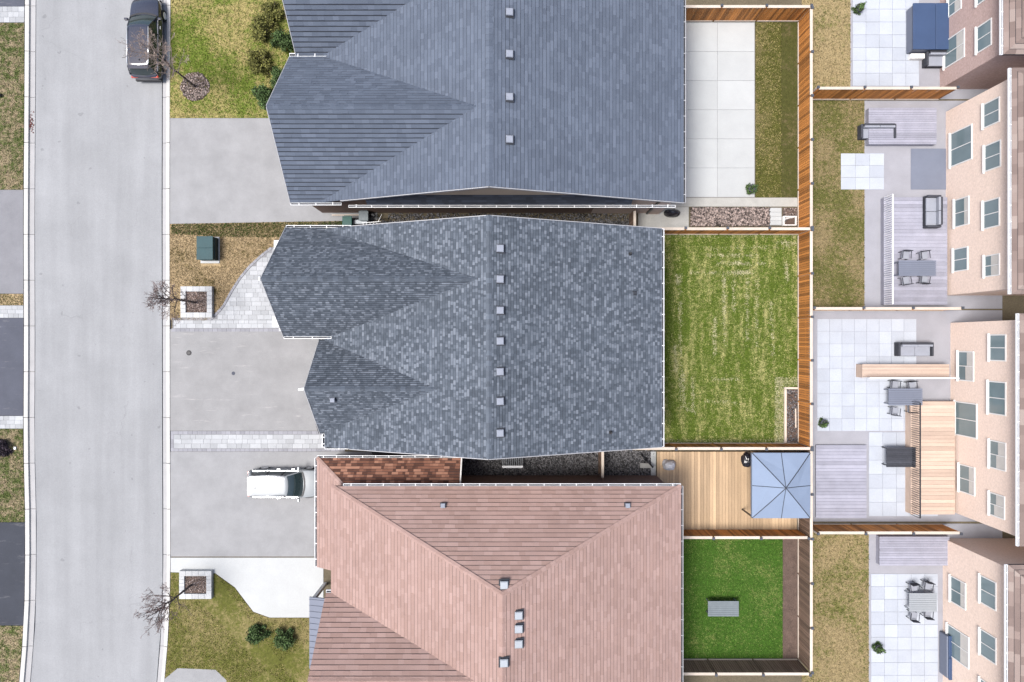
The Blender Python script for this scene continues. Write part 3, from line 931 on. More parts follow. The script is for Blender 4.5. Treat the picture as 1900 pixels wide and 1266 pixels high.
# ------------------------------------------------------------------ the middle house
S_M = 0.416
ZR, XR = 9.16, -1.22
XE, YT, YB = 8.78, 6.58, -6.2
XL = -10.95
zmr = lambda x, y: ZR - S_M * (x - XR)
zml = lambda x, y: ZR + S_M * (x - XR)
# front gables: ridge y, ridge z, slope, eave ys, front x
g1 = dict(y=3.30, z=8.93, s=1.19, yt=6.66, yb=0.26, xf=-13.27)
g2 = dict(y=-2.60, z=7.99, s=1.085, yt=0.10, yb=-5.43, xf=-11.26)
for g_ in (g1, g2):
    g_['up'] = (lambda G: (lambda x, y: G['z'] - G['s'] * (y - G['y'])))(g_)
    g_['dn'] = (lambda G: (lambda x, y: G['z'] + G['s'] * (y - G['y'])))(g_)
    g_['xr'] = XR + (g_['z'] - ZR) / S_M

house = thing('house', 'slate blue shingled house with two front gables in the middle', 'house', (0, 0, 0))
wb = MB()
wb.box(-10.5, 8.36, -5.88, 6.26, -0.1, 5.02)
wb.box(-12.86, -10.5, 0.62, 6.26, -0.1, 4.9)
wb.box(-10.9, -10.5, -5.1, -0.25, -0.1, 4.75)
tri_wall(wb, 'x', -12.86, 0.62, 6.26, 4.9, 3.30, 8.62)
tri_wall(wb, 'x', -10.9, -5.1, -0.25, 4.75, -2.6, 7.7)
tri_wall(wb, 'y', 6.06, -10.5, 8.36, 5.02, XR, 8.92)
tri_wall(wb, 'y', -5.88, -10.5, 8.36, 5.02, XR, 8.92)
wb.build('wall', M['brick_brown'], house)
# garage door under the right-hand gable, panels of their own
gd = MB().box(-10.98, -10.9, -4.9, -0.5, 0, 2.45).build('garage_door', M['garage_door'], house)
pm = unit_box('panel', M['garage_door'], 0.03, 0.98, 0.5)
for i in range(4):
    for j in range(4):
        place('panel', pm, gd, (-10.99, -4.36 + j * 1.1, 0.06 + i * 0.6))
# porch slab, piers, front door, windows
MB().box(-15.62, -12.9, 6.02, 6.62, -0.1, 0.24).build('porch_ledge', M['white_stone'], house, bevel=0.02)
MB().box(-15.7, -12.9, 0.90, 1.62, -0.1, 0.30).build('porch_step', M['white_stone'], house, bevel=0.02)
MB().box(-15.3, -12.9, 0.66, 0.898, -0.1, 0.16).build('porch_step', M['white_stone'], house, bevel=0.02)
fd = MB().box(-12.93, -12.86, 2.4, 3.4, 0.2, 2.35).build('front_door', M['door'], house)
MB().box(-12.98, -12.932, 2.5, 2.56, 1.15, 1.35).build('handle', M['chrome'], fd)
window(house, (-12.86, 4.9, 0.9), '-x', 1.4, 1.5)
window(house, (-12.86, 1.9, 3.0), '-x', 1.3, 1.4)
window(house, (-12.86, 4.7, 3.0), '-x', 1.3, 1.4)
window(house, (-10.9, -2.6, 3.2), '-x', 2.0, 1.3)
for yy_ in (-3.6, 0.4, 4.0): window(house, (8.36, yy_, 3.1), '+x', 1.6, 1.3)
window(house, (8.36, -3.4, 1.0), '+x', 1.4, 1.2)
window(house, (8.36, 3.6, 1.0), '+x', 1.4, 1.2)
sdoor = MB().box(8.36, 8.44, -1.0, 1.0, 0.1, 2.2).build('sliding_door', M['white_trim'], house)
MB().box(8.444, 8.46, -0.92, -0.03, 0.2, 2.1).box(8.444, 8.46, 0.03, 0.92, 0.2, 2.1).build('pane', M['glass_win'], sdoor)
window(house, (3.0, 6.26, 2.9), '+y', 1.0, 1.2)
window(house, (2.0, -5.88, 2.9), '-y', 1.0, 1.2)

rb = MB()
deck_slab(rb, [(XR, YB), (XE, YB), (XE, YT), (XR, YT)], zmr)
deck_slab(rb, [(XL, YB), (XR, YB), (XR, YT), (XL, YT)], zml)
for G in (g1, g2):
    xv = lambda ye, f: XR + (f(0, ye) - ZR) / S_M
    deck_slab(rb, [(G['xf'], G['y']), (G['xf'], G['yt']), (xv(G['yt'], G['up']), G['yt']), (G['xr'], G['y'])], G['up'])
    deck_slab(rb, [(G['xf'], G['y']), (G['xf'], G['yb']), (xv(G['yb'], G['dn']), G['yb']), (G['xr'], G['y'])], G['dn'])
roof = rb.build('roof', M['deck_under'], house)

def gz(G): return lambda x, y: min(G['up'](x, y), G['dn'](x, y)) if (G['xf'] <= x and G['yb'] - 0.02 <= y <= G['yt'] + 0.02) else -99
jobs = []
right_items = shingle_list(zmr, (XR, XE, YB, YT), '+x')
left_items = shingle_list(zml, (XL, XR, YB, YT), '-x', above=(gz(g1), gz(g2)))
zmain = lambda x, y: min(zmr(x, y), zml(x, y))
gi = []
for G in (g1, g2):
    gi.append((G['up'], '+y', shingle_list(G['up'], (G['xf'], G['xr'] + 0.1, G['y'], G['yt']), '+y', exp=0.106, lens=(0.10, 0.24), shade_gap=0.022, th=0.028, above=(zmain,))))  # gaps take more of each row here, darkening the steep slopes like shade
    gi.append((G['dn'], '-y', shingle_list(G['dn'], (G['xf'], G['xr'] + 0.1, G['yb'], G['y']), '-y', exp=0.106, lens=(0.10, 0.24), shade_gap=0.022, th=0.028, above=(zmain,))))
# the 300 shingles nearest the camera are single pieces, the rest one part
cand = [(math.hypot((it[1] + it[2]) / 2, sum(c[1] for c in it[0]) / 4) - 1.2 * zmr((it[1] + it[2]) / 2, 0) * 0.3, i) for i, it in enumerate(right_items)]
cand.sort()
pick = set(i for _, i in cand[:300])
um = MB()
um.add([(0, 0, 1), (1, 0, 1), (1, 1, 0.15), (0, 1, 0.15), (0, 0, -0.2), (1, 0, -0.2), (1, 1, -0.2), (0, 1, -0.2)],
       [(0, 1, 2, 3), (4, 5, 1, 0), (5, 6, 2, 1), (7, 4, 0, 3)])
sme = bpy.data.meshes.new('shingle'); sme.from_pydata(um.v, [], um.f); sme.materials.append(M['shingle_a']); sme.update()
cs = 1 / math.sqrt(1 + S_M ** 2); sn = S_M * cs
for i in pick:
    poly, lo, hi, t, full = right_items[i]
    ya, yb_ = min(c[1] for c in poly), max(c[1] for c in poly)
    u = Vector((0, 1, 0)); v = Vector((-cs, 0, sn)); nn = Vector((sn, 0, cs))
    o = bpy.data.objects.new('shingle', sme); link(o, roof)
    o.location = (lo, ya, zmr(lo, 0) + 0.003)
    o.rotation_euler = Matrix((u, v, nn)).transposed().to_euler()
    o.scale = (yb_ - ya, (lo - hi) / cs, t)
rest = [it for i, it in enumerate(right_items) if i not in pick]
shingle_mesh([(zmr, '+x', rest), (zml, '-x', left_items)] + gi, 'shingles', M['shingle_a'], roof)
ridge_caps((XR, YB, ZR), (XR, YT, ZR), S_M, S_M, M['ridge_a'], roof, half=0.15)
for G in (g1, g2):
    ridge_caps((G['xf'], G['y'], G['z']), (G['xr'] - 0.1, G['y'], G['z']), G['s'], G['s'], M['ridge_a'], roof, half=0.13)
vm = vent_mesh('roof_vent')
for py in (461, 518, 576, 633, 690, 745, 804):
    x_, y_ = X(927.5, 9.1), Y(py, 9.1)
    o = place('roof_vent', vm, roof, (x_, y_, zmr(x_, y_) + 0.03), (0, math.atan(S_M) * 0.35, random.uniform(-0.03, 0.03)))
vs2 = vent_mesh('small_roof_vent', 0.27, 0.22)
x_, y_ = X(616, 7.6), Y(741, 7.6)
place('roof_vent', vs2, roof, (x_, y_, g2['dn'](x_, y_) + 0.02), (0.3, 0, 0))
x_, y_ = X(1180, 6.2), Y(543, 6.2)
place('roof_vent', vent_mesh('flat_roof_vent', 0.2, 0.16, ('vent_base', 'vent_base')), roof, (x_, y_, zmr(x_, y_) + 0.0), (0, 0.2, 0))
for px, py in ((1171, 470), (1132, 802)):
    x_, y_ = X(px, 6.2), Y(py, 6.2); z_ = zmr(x_, y_)
    MB().tube((x_, y_, z_ - 0.1), (x_, y_, z_ + 0.42), 0.055, 0.055, 10).tube((x_, y_, z_ - 0.05), (x_, y_, z_ + 0.07), 0.13, 0.08, 10).build('plumbing_stack', M['black'], roof)
# gutters and trims
gutter((XE, YB, zmr(XE, 0) - 0.02), (XE, YT, zmr(XE, 0) - 0.02), (1, 0, 0), house)
gutter((g1['xf'], g1['yt'], g1['up'](0, g1['yt']) - 0.02), (-9.45, g1['yt'], g1['up'](0, g1['yt']) - 0.02), (0, 1, 0), house)
gutter((g1['xf'], g1['yb'], g1['dn'](0, g1['yb']) - 0.02), (-9.95, g1['yb'], g1['dn'](0, g1['yb']) - 0.02), (0, -1, 0), house, width=0.12)
gutter((XL, YB, zml(XL, 0) - 0.02), (XL, g2['yb'], zml(XL, 0) - 0.02), (-1, 0, 0), house, width=0.15, hang=0.35)
gutter((XL, YB, zml(XL, 0) - 0.02), (-9.3, YB, zml(XL, 0) - 0.02), (0, -1, 0), house, width=0.12)
for yy_, f0 in ((YT, 1), (YB, -1)):
    trim((XR, yy_ + 0.025 * f0, ZR - 0.09), (XE, yy_ + 0.025 * f0, zmr(XE, 0) - 0.09), house)
    trim((XR, yy_ + 0.025 * f0, ZR - 0.09), (-9.3, yy_ + 0.025 * f0, zml(-9.3, 0) - 0.09), house)
for G in (g1, g2):
    trim((G['xf'] - 0.025, G['y'], G['z'] - 0.09), (G['xf'] - 0.025, G['yt'], G['up'](0, G['yt']) - 0.09), house)
    trim((G['xf'] - 0.025, G['y'], G['z'] - 0.09), (G['xf'] - 0.025, G['yb'], G['dn'](0, G['yb']) - 0.09), house)
# bright pieces at the gable peaks
MB().bar((g2['xf'] - 0.05, g2['y'], g2['z'] - 0.15), (g2['xf'] - 0.38, g2['y'] - 0.06, g2['z'] - 0.2), 0.13, 0.08).build('gable_lamp', M['white'], house, bevel=0.02)
MB().bar((g1['xf'] - 0.04, g1['y'], g1['z'] - 0.12), (g1['xf'] - 0.13, g1['y'], g1['z'] - 0.15), 0.22, 0.2).build('gable_ornament', M['white'], house, bevel=0.02)
# service boxes and pipe on the lower side wall
MB().box(-9.6, -8.7, -6.25, -5.9, 0.7, 1.5).build('meter_box', M['concrete_warm'], house, bevel=0.02)
pp = MB()
prev = (-8.62, -5.95, 0.2)
for q_ in ((-8.62, -6.15, 0.9), (-8.55, -6.2, 1.3), (-8.35, -6.1, 1.55), (-8.2, -5.92, 1.6)):
    pp.tube(prev, q_, 0.05, 0.05, 8); prev = q_
pp.build('service_pipe', M['black'], house, smooth=True)

# ------------------------------------------------------------------ upper neighbour (steel blue roof)
hb = thing('house', 'steel blue roofed house at the top with long side gable', 'house', (0, 14, 0))
BR, BX, BXE, BXL = 9.2, -1.2, 10.05, -11.2
BY0, BY1 = 8.12, 21.0
sB = (BR - 5.0) / (BXE - BX)
bmr = lambda x, y: BR - sB * (x - BX)
bml = lambda x, y: BR + S_M * (x - BX)
gA = dict(y=12.42, z=8.93, s=0.905, yt=16.6, yb=8.10, xf=-12.97)
gB = dict(y=19.2, z=7.9, s=1.10, yt=21.8, yb=16.62, xf=-12.6)
for g_ in (gA, gB):
    g_['up'] = (lambda G: (lambda x, y: G['z'] - G['s'] * (y - G['y'])))(g_)
    g_['dn'] = (lambda G: (lambda x, y: G['z'] + G['s'] * (y - G['y'])))(g_)
    g_['xr'] = BX + (g_['z'] - BR) / S_M
wbm = MB()
wbm.box(-10.6, 9.65, 8.45, 20.7, -0.1, 5.0)
wbm.box(-12.5, -10.6, 8.45, 16.2, -0.1, 4.8); wbm.box(-12.2, -10.6, 16.9, 20.7, -0.1, 4.8)
tri_wall(wbm, 'x', -12.5, 8.45, 16.2, 4.8, 12.42, 8.6)
tri_wall(wbm, 'x', -12.2, 16.9, 20.7, 4.8, 18.9, 7.4)
wbm.build('wall', M['brick_brown'], hb)
for gy in (8.40, 20.5):
    tb = MB(); tri_wall(tb, 'y', gy, -10.6, 9.65, 5.0, BX, 8.95, 0.18)
    tb.build('gable_siding', M['siding'], hb)
rbm = MB()
deck_slab(rbm, [(BX, BY0), (BXE, BY0), (BXE, BY1), (BX, BY1)], bmr)
deck_slab(rbm, [(BXL, BY0), (BX, BY0), (BX, BY1), (BXL, BY1)], bml)
for G in (gA, gB):
    xv = lambda ye, f: BX + (f(0, ye) - BR) / S_M
    deck_slab(rbm, [(G['xf'], G['y']), (G['xf'], G['yt']), (xv(G['yt'], G['up']), G['yt']), (G['xr'], G['y'])], G['up'])
    deck_slab(rbm, [(G['xf'], G['y']), (G['xf'], G['yb']), (xv(G['yb'], G['dn']), G['yb']), (G['xr'], G['y'])], G['dn'])
roofb = rbm.build('roof', M['deck_under'], hb)
bmain = lambda x, y: min(bmr(x, y), bml(x, y))
jb = [(bmr, '+x', shingle_list(bmr, (BX, BXE, BY0, BY1), '+x', 0.2, (0.25, 0.6), tabs=True)),
      (bml, '-x', shingle_list(bml, (BXL, BX, BY0, BY1), '-x', 0.2, (0.25, 0.6), above=(gz(gA), gz(gB))))]
for G in (gA, gB):
    jb.append((G['up'], '+y', shingle_list(G['up'], (G['xf'], G['xr'] + 0.1, G['y'], G['yt']), '+y', 0.2, (0.25, 0.6), above=(bmain,), th=0.035, shade_gap=0.034)))
    jb.append((G['dn'], '-y', shingle_list(G['dn'], (G['xf'], G['xr'] + 0.1, G['yb'], G['y']), '-y', 0.2, (0.25, 0.6), above=(bmain,), th=0.035, shade_gap=0.034)))
shingle_mesh(jb, 'shingles', M['shingle_b'], roofb)
ridge_caps((BX, BY0, BR), (BX, BY1, BR), S_M, sB, M['shingle_b'], roofb, 0.3, 0.2)
for G in (gA, gB): ridge_caps((G['xf'], G['y'], G['z']), (G['xr'] - 0.1, G['y'], G['z']), G['s'], G['s'], M['shingle_b'], roofb, 0.3)
for py in (20, 98, 178, 257):
    x_, y_ = X(945, 9.1), Y(py, 9.1)
    place('roof_vent', vm, roofb, (x_, y_, bmr(x_, y_) + 0.03), (0, 0.13, 0))
# skirt roof along the side gable with its white gutter
zp = lambda x, y: 4.95 + 2.0 * (y - 7.98)
pb = MB(); deck_slab(pb, [(-8.5, 7.98), (7.0, 7.98), (7.0, 8.45), (-8.5, 8.45)], zp, 0.1)
pent = pb.build('skirt_roof', M['deck_under'], hb)
shingle_mesh([(zp, '-y', shingle_list(zp, (-8.5, 7.0, 7.98, 8.42), '-y', 0.11, (0.25, 0.6)))], 'shingles', mat('navy_asphalt_shingle', (0.022, 0.028, 0.042), isl=0.3), pent)
gutter((-9.6, 7.98, 4.93), (9.6, 7.98, 4.93), (0, -1, 0), hb)
gutter((BXE, BY0, 4.98), (BXE, BY1, 4.98), (1, 0, 0), hb, mt='rake')
gutter((gA['xf'], gA['yb'], gA['dn'](0, gA['yb']) - 0.02), (-10.0, gA['yb'], gA['dn'](0, gA['yb']) - 0.02), (0, -1, 0), hb)
gutter((gA['xf'], gA['yt'], gA['up'](0, gA['yt']) + 0.05), (-10.0, gA['yt'], gA['up'](0, gA['yt']) + 0.05), (0, 1, 0), hb, width=0.18)
for a in ((BX, BXE, bmr), (BX, -9.9, bml)):
    trim((a[0], BY0 - 0.025, BR - 0.09), (a[1], BY0 - 0.025, a[2](a[1], 0) - 0.09), hb)
for G in (gA, gB):
    trim((G['xf'] - 0.025, G['y'], G['z'] - 0.09), (G['xf'] - 0.025, G['yt'], G['up'](0, G['yt']) - 0.09), hb)
    trim((G['xf'] - 0.025, G['y'], G['z'] - 0.09), (G['xf'] - 0.025, G['yb'], G['dn'](0, G['yb']) - 0.09), hb)
gdb = MB().box(-12.58, -12.5, 9.3, 13.9, 0, 2.4).build('garage_door', M['garage_door'], hb)
for i in range(4):
    for j in range(4): place('panel', pm, gdb, (-12.59, 9.87 + j * 1.15, 0.06 + i * 0.58))
window(hb, (-12.5, 12.4, 3.2), '-x', 2.0, 1.3)
window(hb, (-12.2, 18.9, 1.0), '-x', 1.6, 1.4)
for xx in (-4.0, 2.2): window(hb, (xx, 8.45, 2.9), '-y', 1.1, 1.2)
for yy_ in (11, 15, 19): window(hb, (9.65, yy_, 3.0), '+x', 1.5, 1.3)
# downpipe at the back corner
MB().bar((8.85, 8.38, 0.1), (8.85, 8.38, 4.9), 0.1, 0.1).build('downpipe', M['dark_metal'], hb)
MB().box(8.95, 9.65, 8.36, 8.45, 0.0, 4.9).build('corner_pilaster', M['brick_buff'], hb)
MB().box(5.2, 8.8, 8.425, 8.45, 0.0, 4.9).build('buff_wall_panel', M['brick_buff'], hb)

# ------------------------------------------------------------------ lower neighbour (dusty pink hip roof)
hc = thing('house', 'pink hip roofed house at the bottom of the view', 'house', (0, -15, 0))
CX0, CX1, CY0, CYN = -10.6, 9.9, -8.5, -26.0
CRX, CRY, CRZ = -0.5, -13.3, 9.25
cl = lambda x, y: 5.0 + (CRZ - 5.0) / (CRX - CX0) * (x - CX0)
cr = lambda x, y: 5.0 + (CRZ - 5.0) / (CX1 - CRX) * (CX1 - x)
ch = lambda x, y: 5.0 + (CRZ - 5.0) / (CY0 - CRY) * (CY0 - y)
gC = dict(y=-18.1, z=8.6, s=1.07, yt=-14.75, yb=-21.4, xf=-10.9)
gC['up'] = lambda x, y: gC['z'] - gC['s'] * (y - gC['y'])
gC['dn'] = lambda x, y: gC['z'] + gC['s'] * (y - gC['y'])
sl = (CRZ - 5.0) / (CRX - CX0)
gC['xr'] = CX0 + (gC['z'] - 5.0) / sl
wc = MB()
wc.box(-10.2, 9.5, -25.5, -8.85, -0.1, 4.9)
wc.box(-11.6, -3.4, -8.85, -7.5, -0.1, 2.85)
wc.box(-11.6, -10.2, -13.6, -8.85, -0.1, 2.85)
tri_wall(wc, 'x', -10.4, -21.0, -15.1, 4.9, -18.1, 8.3)
wc.build('wall', M['brick_brown'], hc)
rc = MB()
hipT = [(CX0, CY0), (CX1, CY0), (CRX, CRY)]
lftT = [(CX0, CY0), (CRX, CRY), (CRX, CYN), (CX0, CYN)]
rgtT = [(CX1, CY0), (CX1, CYN), (CRX, CYN), (CRX, CRY)]
deck_slab(rc, hipT, ch); deck_slab(rc, lftT, cl); deck_slab(rc, rgtT, cr)
xv = lambda ye, f: CX0 + (f(0, ye) - 5.0) / sl
deck_slab(rc, [(gC['xf'], gC['y']), (gC['xf'], gC['yt']), (xv(gC['yt'], gC['up']), gC['yt']), (gC['xr'], gC['y'])], gC['up'])
deck_slab(rc, [(gC['xf'], gC['y']), (gC['xf'], gC['yb']), (xv(gC['yb'], gC['dn']), gC['yb']), (gC['xr'], gC['y'])], gC['dn'])
roofc = rc.build('roof', M['deck_under'], hc)
jc = [(ch, '+y', shingle_list(ch, (CX0, CX1, CRY, CY0), '+y', 0.2, (0.3, 0.7), clip=hipT, th=0.03, shade_gap=0.018)),
      (cl, '-x', shingle_list(cl, (CX0, CRX, CYN, CY0), '-x', 0.2, (0.3, 0.7), clip=lftT, above=(gz(gC),))),
      (cr, '+x', shingle_list(cr, (CRX, CX1, CYN, CY0), '+x', 0.2, (0.3, 0.7), clip=rgtT)),
      (gC['up'], '+y', shingle_list(gC['up'], (gC['xf'], gC['xr'], gC['y'], gC['yt']), '+y', 0.2, (0.3, 0.7), above=(cl,), th=0.035)),
      (gC['dn'], '-y', shingle_list(gC['dn'], (gC['xf'], gC['xr'], gC['yb'], gC['y']), '-y', 0.2, (0.3, 0.7), above=(cl,), th=0.035))]
shingle_mesh(jc, 'shingles', M['shingle_c'], roofc)
ridge_caps((CRX, CYN, CRZ), (CRX, CRY, CRZ), sl, sl, M['shingle_c'], roofc, 0.3, 0.18)
for cx_, sg in ((CX0, 1), (CX1, -1)):
    ridge_caps((cx_, CY0, 5.0), (CRX, CRY, CRZ), 0.35, 0.35, M['shingle_c'], roofc, 0.3, 0.14)
ridge_caps((gC['xf'], gC['y'], gC['z']), (gC['xr'], gC['y'], gC['z']), gC['s'], gC['s'], M['shingle_c'], roofc, 0.3)
vc = vent_mesh('roof_vent_c', 0.42, 0.2, ('grey_metal', 'vent_base'))
for px, py in ((962, 1143), (962, 1168), (962, 1196), (935, 1087), (935, 1226)):
    x_, y_ = X(px, 9.1), Y(py, 9.1)
    z_ = cr(x_, y_) if x_ > CRX else cl(x_, y_)
    place('roof_vent', vc, roofc, (x_, y_, min(z_, ch(x_, y_) if y_ > CRY else 99) + 0.02), (0, 0.1, 0))
for px, py in ((822, 940), (1165, 940)):
    x_, y_ = X(px, 6), Y(py, 6)
    place('roof_vent', vs2, roofc, (x_, y_, ch(x_, y_) + 0.02), (-0.3, 0, 0))
gutter((-9.9, CY0, 4.98), (CX1, CY0, 4.98), (0, 1, 0), hc)
gutter((CX1, CYN, 4.98), (CX1, CY0, 4.98), (1, 0, 0), hc, mt='rake')
gutter((gC['xf'], gC['yt'], 4.98), (-9.6, gC['yt'], 4.98), (0, 1, 0), hc, width=0.16)
# low garage roof in rust red, hipped round the corner
LXa, LXb, LYa, LYb = -12.0, -3.15, -7.19, -13.9
qn = lambda x, y: 3.0 + 0.80 * (LYa - y)
qw = lambda x, y: 3.0 + 0.62 * (x - LXa)
k_ = 0.62 / 0.80
nP = [(LXa, LYa), (LXb, LYa), (LXb, -8.85), (-10.2, -8.85), (LXa + 1.66 / k_, -8.85)]
nP = [(LXa, LYa), (LXb, LYa), (LXb, -8.85), (LXa + 1.66 / k_, -8.85)]
wP = [(LXa, LYa), (LXa + 1.66 / k_, -8.85), (-10.05, -8.85), (-10.05, LYb), (LXa, LYb)]
wP = [(LXa, LYa), (-10.2, LYa - 1.8 * k_), (-10.2, LYb), (LXa, LYb)]
lr = MB(); deck_slab(lr, nP, qn, 0.12); deck_slab(lr, wP, qw, 0.12)
lowr = lr.build('garage_roof', M['deck_under'], hc)
shingle_mesh([(qn, '+y', shingle_list(qn, (LXa, LXb, -8.85, LYa), '+y', 0.15, (0.15, 0.4), clip=nP))], 'shingles', M['shingle_c2'], lowr)
shingle_mesh([(qw, '-x', shingle_list(qw, (LXa, -10.2, LYb, LYa), '-x', 0.2, (0.3, 0.7), clip=wP))], 'shingles', M['shingle_c'], lowr)
ridge_caps((LXa, LYa, 3.0), (-10.2, LYa - 1.8 * k_, 3.0 + 1.8 * 0.62), 0.3, 0.3, M['shingle_c'], lowr, 0.28, 0.13)
gutter((LXa, LYa, 2.98), (LXb, LYa, 2.98), (0, 1, 0), hc, hang=0.8)
gutter((LXa, LYb, 2.98), (LXa, LYa, 2.98), (-1, 0, 0), hc)
MB().bar((LXb + 0.05, LYa, 3.0), (LXb + 0.05, -8.8, 4.28), 0.08, 0.14).build('rake_trim', M['white_trim'], hc)
gdc = MB().box(-11.68, -11.6, -13.2, -8.6, 0, 2.3).build('garage_door', M['garage_door'], hc)
for i in range(4):
    for j in range(4): place('panel', pm, gdc, (-11.69, -12.65 + j * 1.15, 0.06 + i * 0.56))
# blue grey metal porch roof with seams beside the lower front gable
po = MB()
zpo = lambda x, y: 2.9 + 0.25 * (x + 12.5)
deck_slab(po, [(-12.5, -20.2), (-10.3, -20.2), (-10.3, -15.8), (-12.5, -15.8)], zpo, 0.12)
por = po.build('porch_roof', M['grey_stone'], hc)
for i in range(12):
    y_ = -20.0 + i * 0.37
    MB().bar((-12.5, y_, zpo(-12.5, 0) + 0.02), (-10.4, y_, zpo(-10.4, 0) + 0.02), 0.03, 0.04).build('seam', M['grey_stone'], por)
for y_ in (-20.0, -16.0):
    MB().box(-12.4, -12.2, y_ - 0.1, y_ + 0.1, 0, 2.8).build('porch_column', M['white_trim'], hc)
window(hc, (-10.4, -18.1, 3.0), '-x', 1.6, 1.4)
for yy_ in (-11, -15, -19): window(hc, (9.5, yy_, 3.0), '+x', 1.5, 1.3)

# ------------------------------------------------------------------ houses behind the back fence
def rear_house(label, x0, y0, y1, hw, wmat, win, depth=11.0, smat='shingle_r'):
    h = thing('house', label, 'house', (x0, (y0 + y1) / 2, 0))
    MB().box(x0, x0 + depth, y0, y1, -0.1, hw).build('wall', M[wmat], h)
    ov = 0.35
    a, b, c, d = x0 - ov, x0 + depth + ov, y0 - ov, y1 + ov
    s = 0.55
    half = (d - c) / 2
    cw = lambda x, y: hw + s * (x - a)
    ce = lambda x, y: hw + s * (b - x)
    cs_ = lambda x, y: hw + s * (y - c)
    cn = lambda x, y: hw + s * (d - y)
    mx, my = (a + b) / 2, (c + d) / 2
    r_ = MB()
    if (d - c) >= (b - a):
        k = (b - a) / 2
        P1, P2 = (mx, c + k), (mx, d - k)
        polys = [([(a, c), P1, P2, (a, d)], cw, '-x'), ([(b, c), (b, d), P2, P1], ce, '+x'), ([(a, c), (b, c), P1], cs_, '-y'), ([(a, d), P2, (b, d)], cn, '+y')]
    else:
        k = half
        P1, P2 = (a + k, my), (b - k, my)
        polys = [([(a, c), P1, (a, d)], cw, '-x'), ([(b, c), (b, d), P2], ce, '+x'), ([(a, c), (b, c), P2, P1], cs_, '-y'), ([(a, d), P1, P2, (b, d)], cn, '+y')]
    for p_, f_, dn in polys: deck_slab(r_, p_, f_, 0.14)
    ro = r_.build('roof', M['deck_under'], h)
    js = []
    for p_, f_, dn in polys:
        xs = [q[0] for q in p_]; ys_ = [q[1] for q in p_]
        js.append((f_, dn, shingle_list(f_, (min(xs), max(xs), min(ys_), max(ys_)), dn, 0.25, (0.4, 0.9), clip=p_)))
    shingle_mesh(js, 'shingles', M[smat], ro)
    gutter((a, c, hw - 0.02), (a, d, hw - 0.02), (-1, 0, 0), h)
    for (wy, wz, ww, wh) in win: window(h, (x0, wy, wz), '-x', ww, wh, glass='teal_glass')
    return h
rear_house('pink brick house in the upper right corner', 28.2, 16.6, 27.5, 6.3, 'brick_pink', [(18.2, 3.6, 1.6, 1.3), (21.0, 3.6, 1.4, 1.3), (18.6, 0.5, 1.8, 2.0), (21.6, 0.9, 1.5, 1.3)])
rear_house('beige brick house behind the grey deck', 28.6, 3.0, 15.1, 6.4, 'brick_beige', [(13.6, 3.6, 1.5, 1.4), (11.0, 3.7, 1.6, 1.4), (7.6, 3.6, 1.7, 1.4), (4.5, 3.7, 1.3, 1.3), (12.4, 0.5, 2.2, 2.1), (8.2, 0.9, 1.8, 1.4), (5.2, 0.8, 1.5, 1.4)])
rear_house('peach beige house behind the pale stone patio', 28.9, -11.2, 1.2, 6.6, 'brick_beige', [(-0.4, 3.7, 1.6, 1.4), (-3.4, 3.6, 2.0, 1.5), (-6.8, 3.7, 1.7, 1.4), (-9.8, 3.7, 1.4, 1.3), (-1.6, 0.8, 1.9, 1.5), (-5.0, 0.5, 2.2, 2.1), (-8.8, 0.9, 1.8, 1.5)])
rear_house('beige house in the lower right corner', 28.4, -25.0, -13.0, 6.4, 'brick_beige', [(-15.0, 3.6, 1.7, 1.4), (-18.2, 3.6, 1.6, 1.4), (-21.2, 3.6, 1.6, 1.4), (-16.0, 0.8, 1.7, 1.5), (-19.4, 0.5, 2.0, 2.1)])

# ------------------------------------------------------------------ fences
def fence(label, p, q, h=1.95, face=1, npost=None, mt='fence', group='wooden fences between the lots', kick=True, board=0.145):
    """vertical boards between posts, cap rail on top, kick rail at the foot; face = side (+1 left of p->q) that carries the boards"""
    p, q = Vector((*p, 0)), Vector((*q, 0))
    d = (q - p).normalized(); L = (q - p).length
    nrm = Vector((-d.y, d.x, 0)) * face
    f = thing('wooden_fence', label, 'fence', tuple(p), group)
    ang = math.atan2(d.y, d.x)
    bm = unit_box('board', M[mt], board - 0.02, 0.022, h - 0.12)
    n = int(L / board)
    for i in range(n):
        c = p + d * ((i + 0.5) * L / n) + nrm * (0.03 + random.uniform(-0.004, 0.004))
        place('board', bm, f, (c.x, c.y, 0.06), (random.uniform(-0.008, 0.008), 0, ang + random.uniform(-0.02, 0.02)))
    np_ = npost or max(2, int(round(L / 2.7)) + 1)
    pm_ = unit_box('post', M['fence_cap'], 0.11, 0.11, h + 0.02)
    cm_ = unit_box('post_cap', M['post_cap'], 0.16, 0.16, 0.07)
    for i in range(np_):
        c = p + d * (L * i / (np_ - 1)) - nrm * 0.045
        po_ = place('post', pm_, f, (c.x, c.y, 0), (0, 0, ang))
        place('post_cap', cm_, po_, (c.x, c.y, h + 0.022), (0, 0, 0))
    for i in range(np_ - 1):
        a = p + d * (L * i / (np_ - 1) + 0.06); b = p + d * (L * (i + 1) / (np_ - 1) - 0.06)
        MB().bar((a.x, a.y, h - 0.02), (b.x, b.y, h - 0.02), 0.17, 0.04).build('cap_rail', M['fence_cap'], f)
        if kick:
            a2, b2 = a + nrm * 0.065, b + nrm * 0.065
            MB().bar((a2.x, a2.y, 0.10), (b2.x, b2.y, 0.10), 0.035, 0.12).build('kick_rail', M['fence_cap'], f)
        a3, b3 = a - nrm * 0.0, b - nrm * 0.0
        MB().bar((a3.x, a3.y, 1.1), (b3.x, b3.y, 1.1), 0.035, 0.08).build('mid_rail', M[mt], f)
    return f
EFX = 18.88
fence('cedar fence along the upper edge of the fenced back garden', (8.3, 7.08), (EFX, 7.08), face=-1, npost=5)
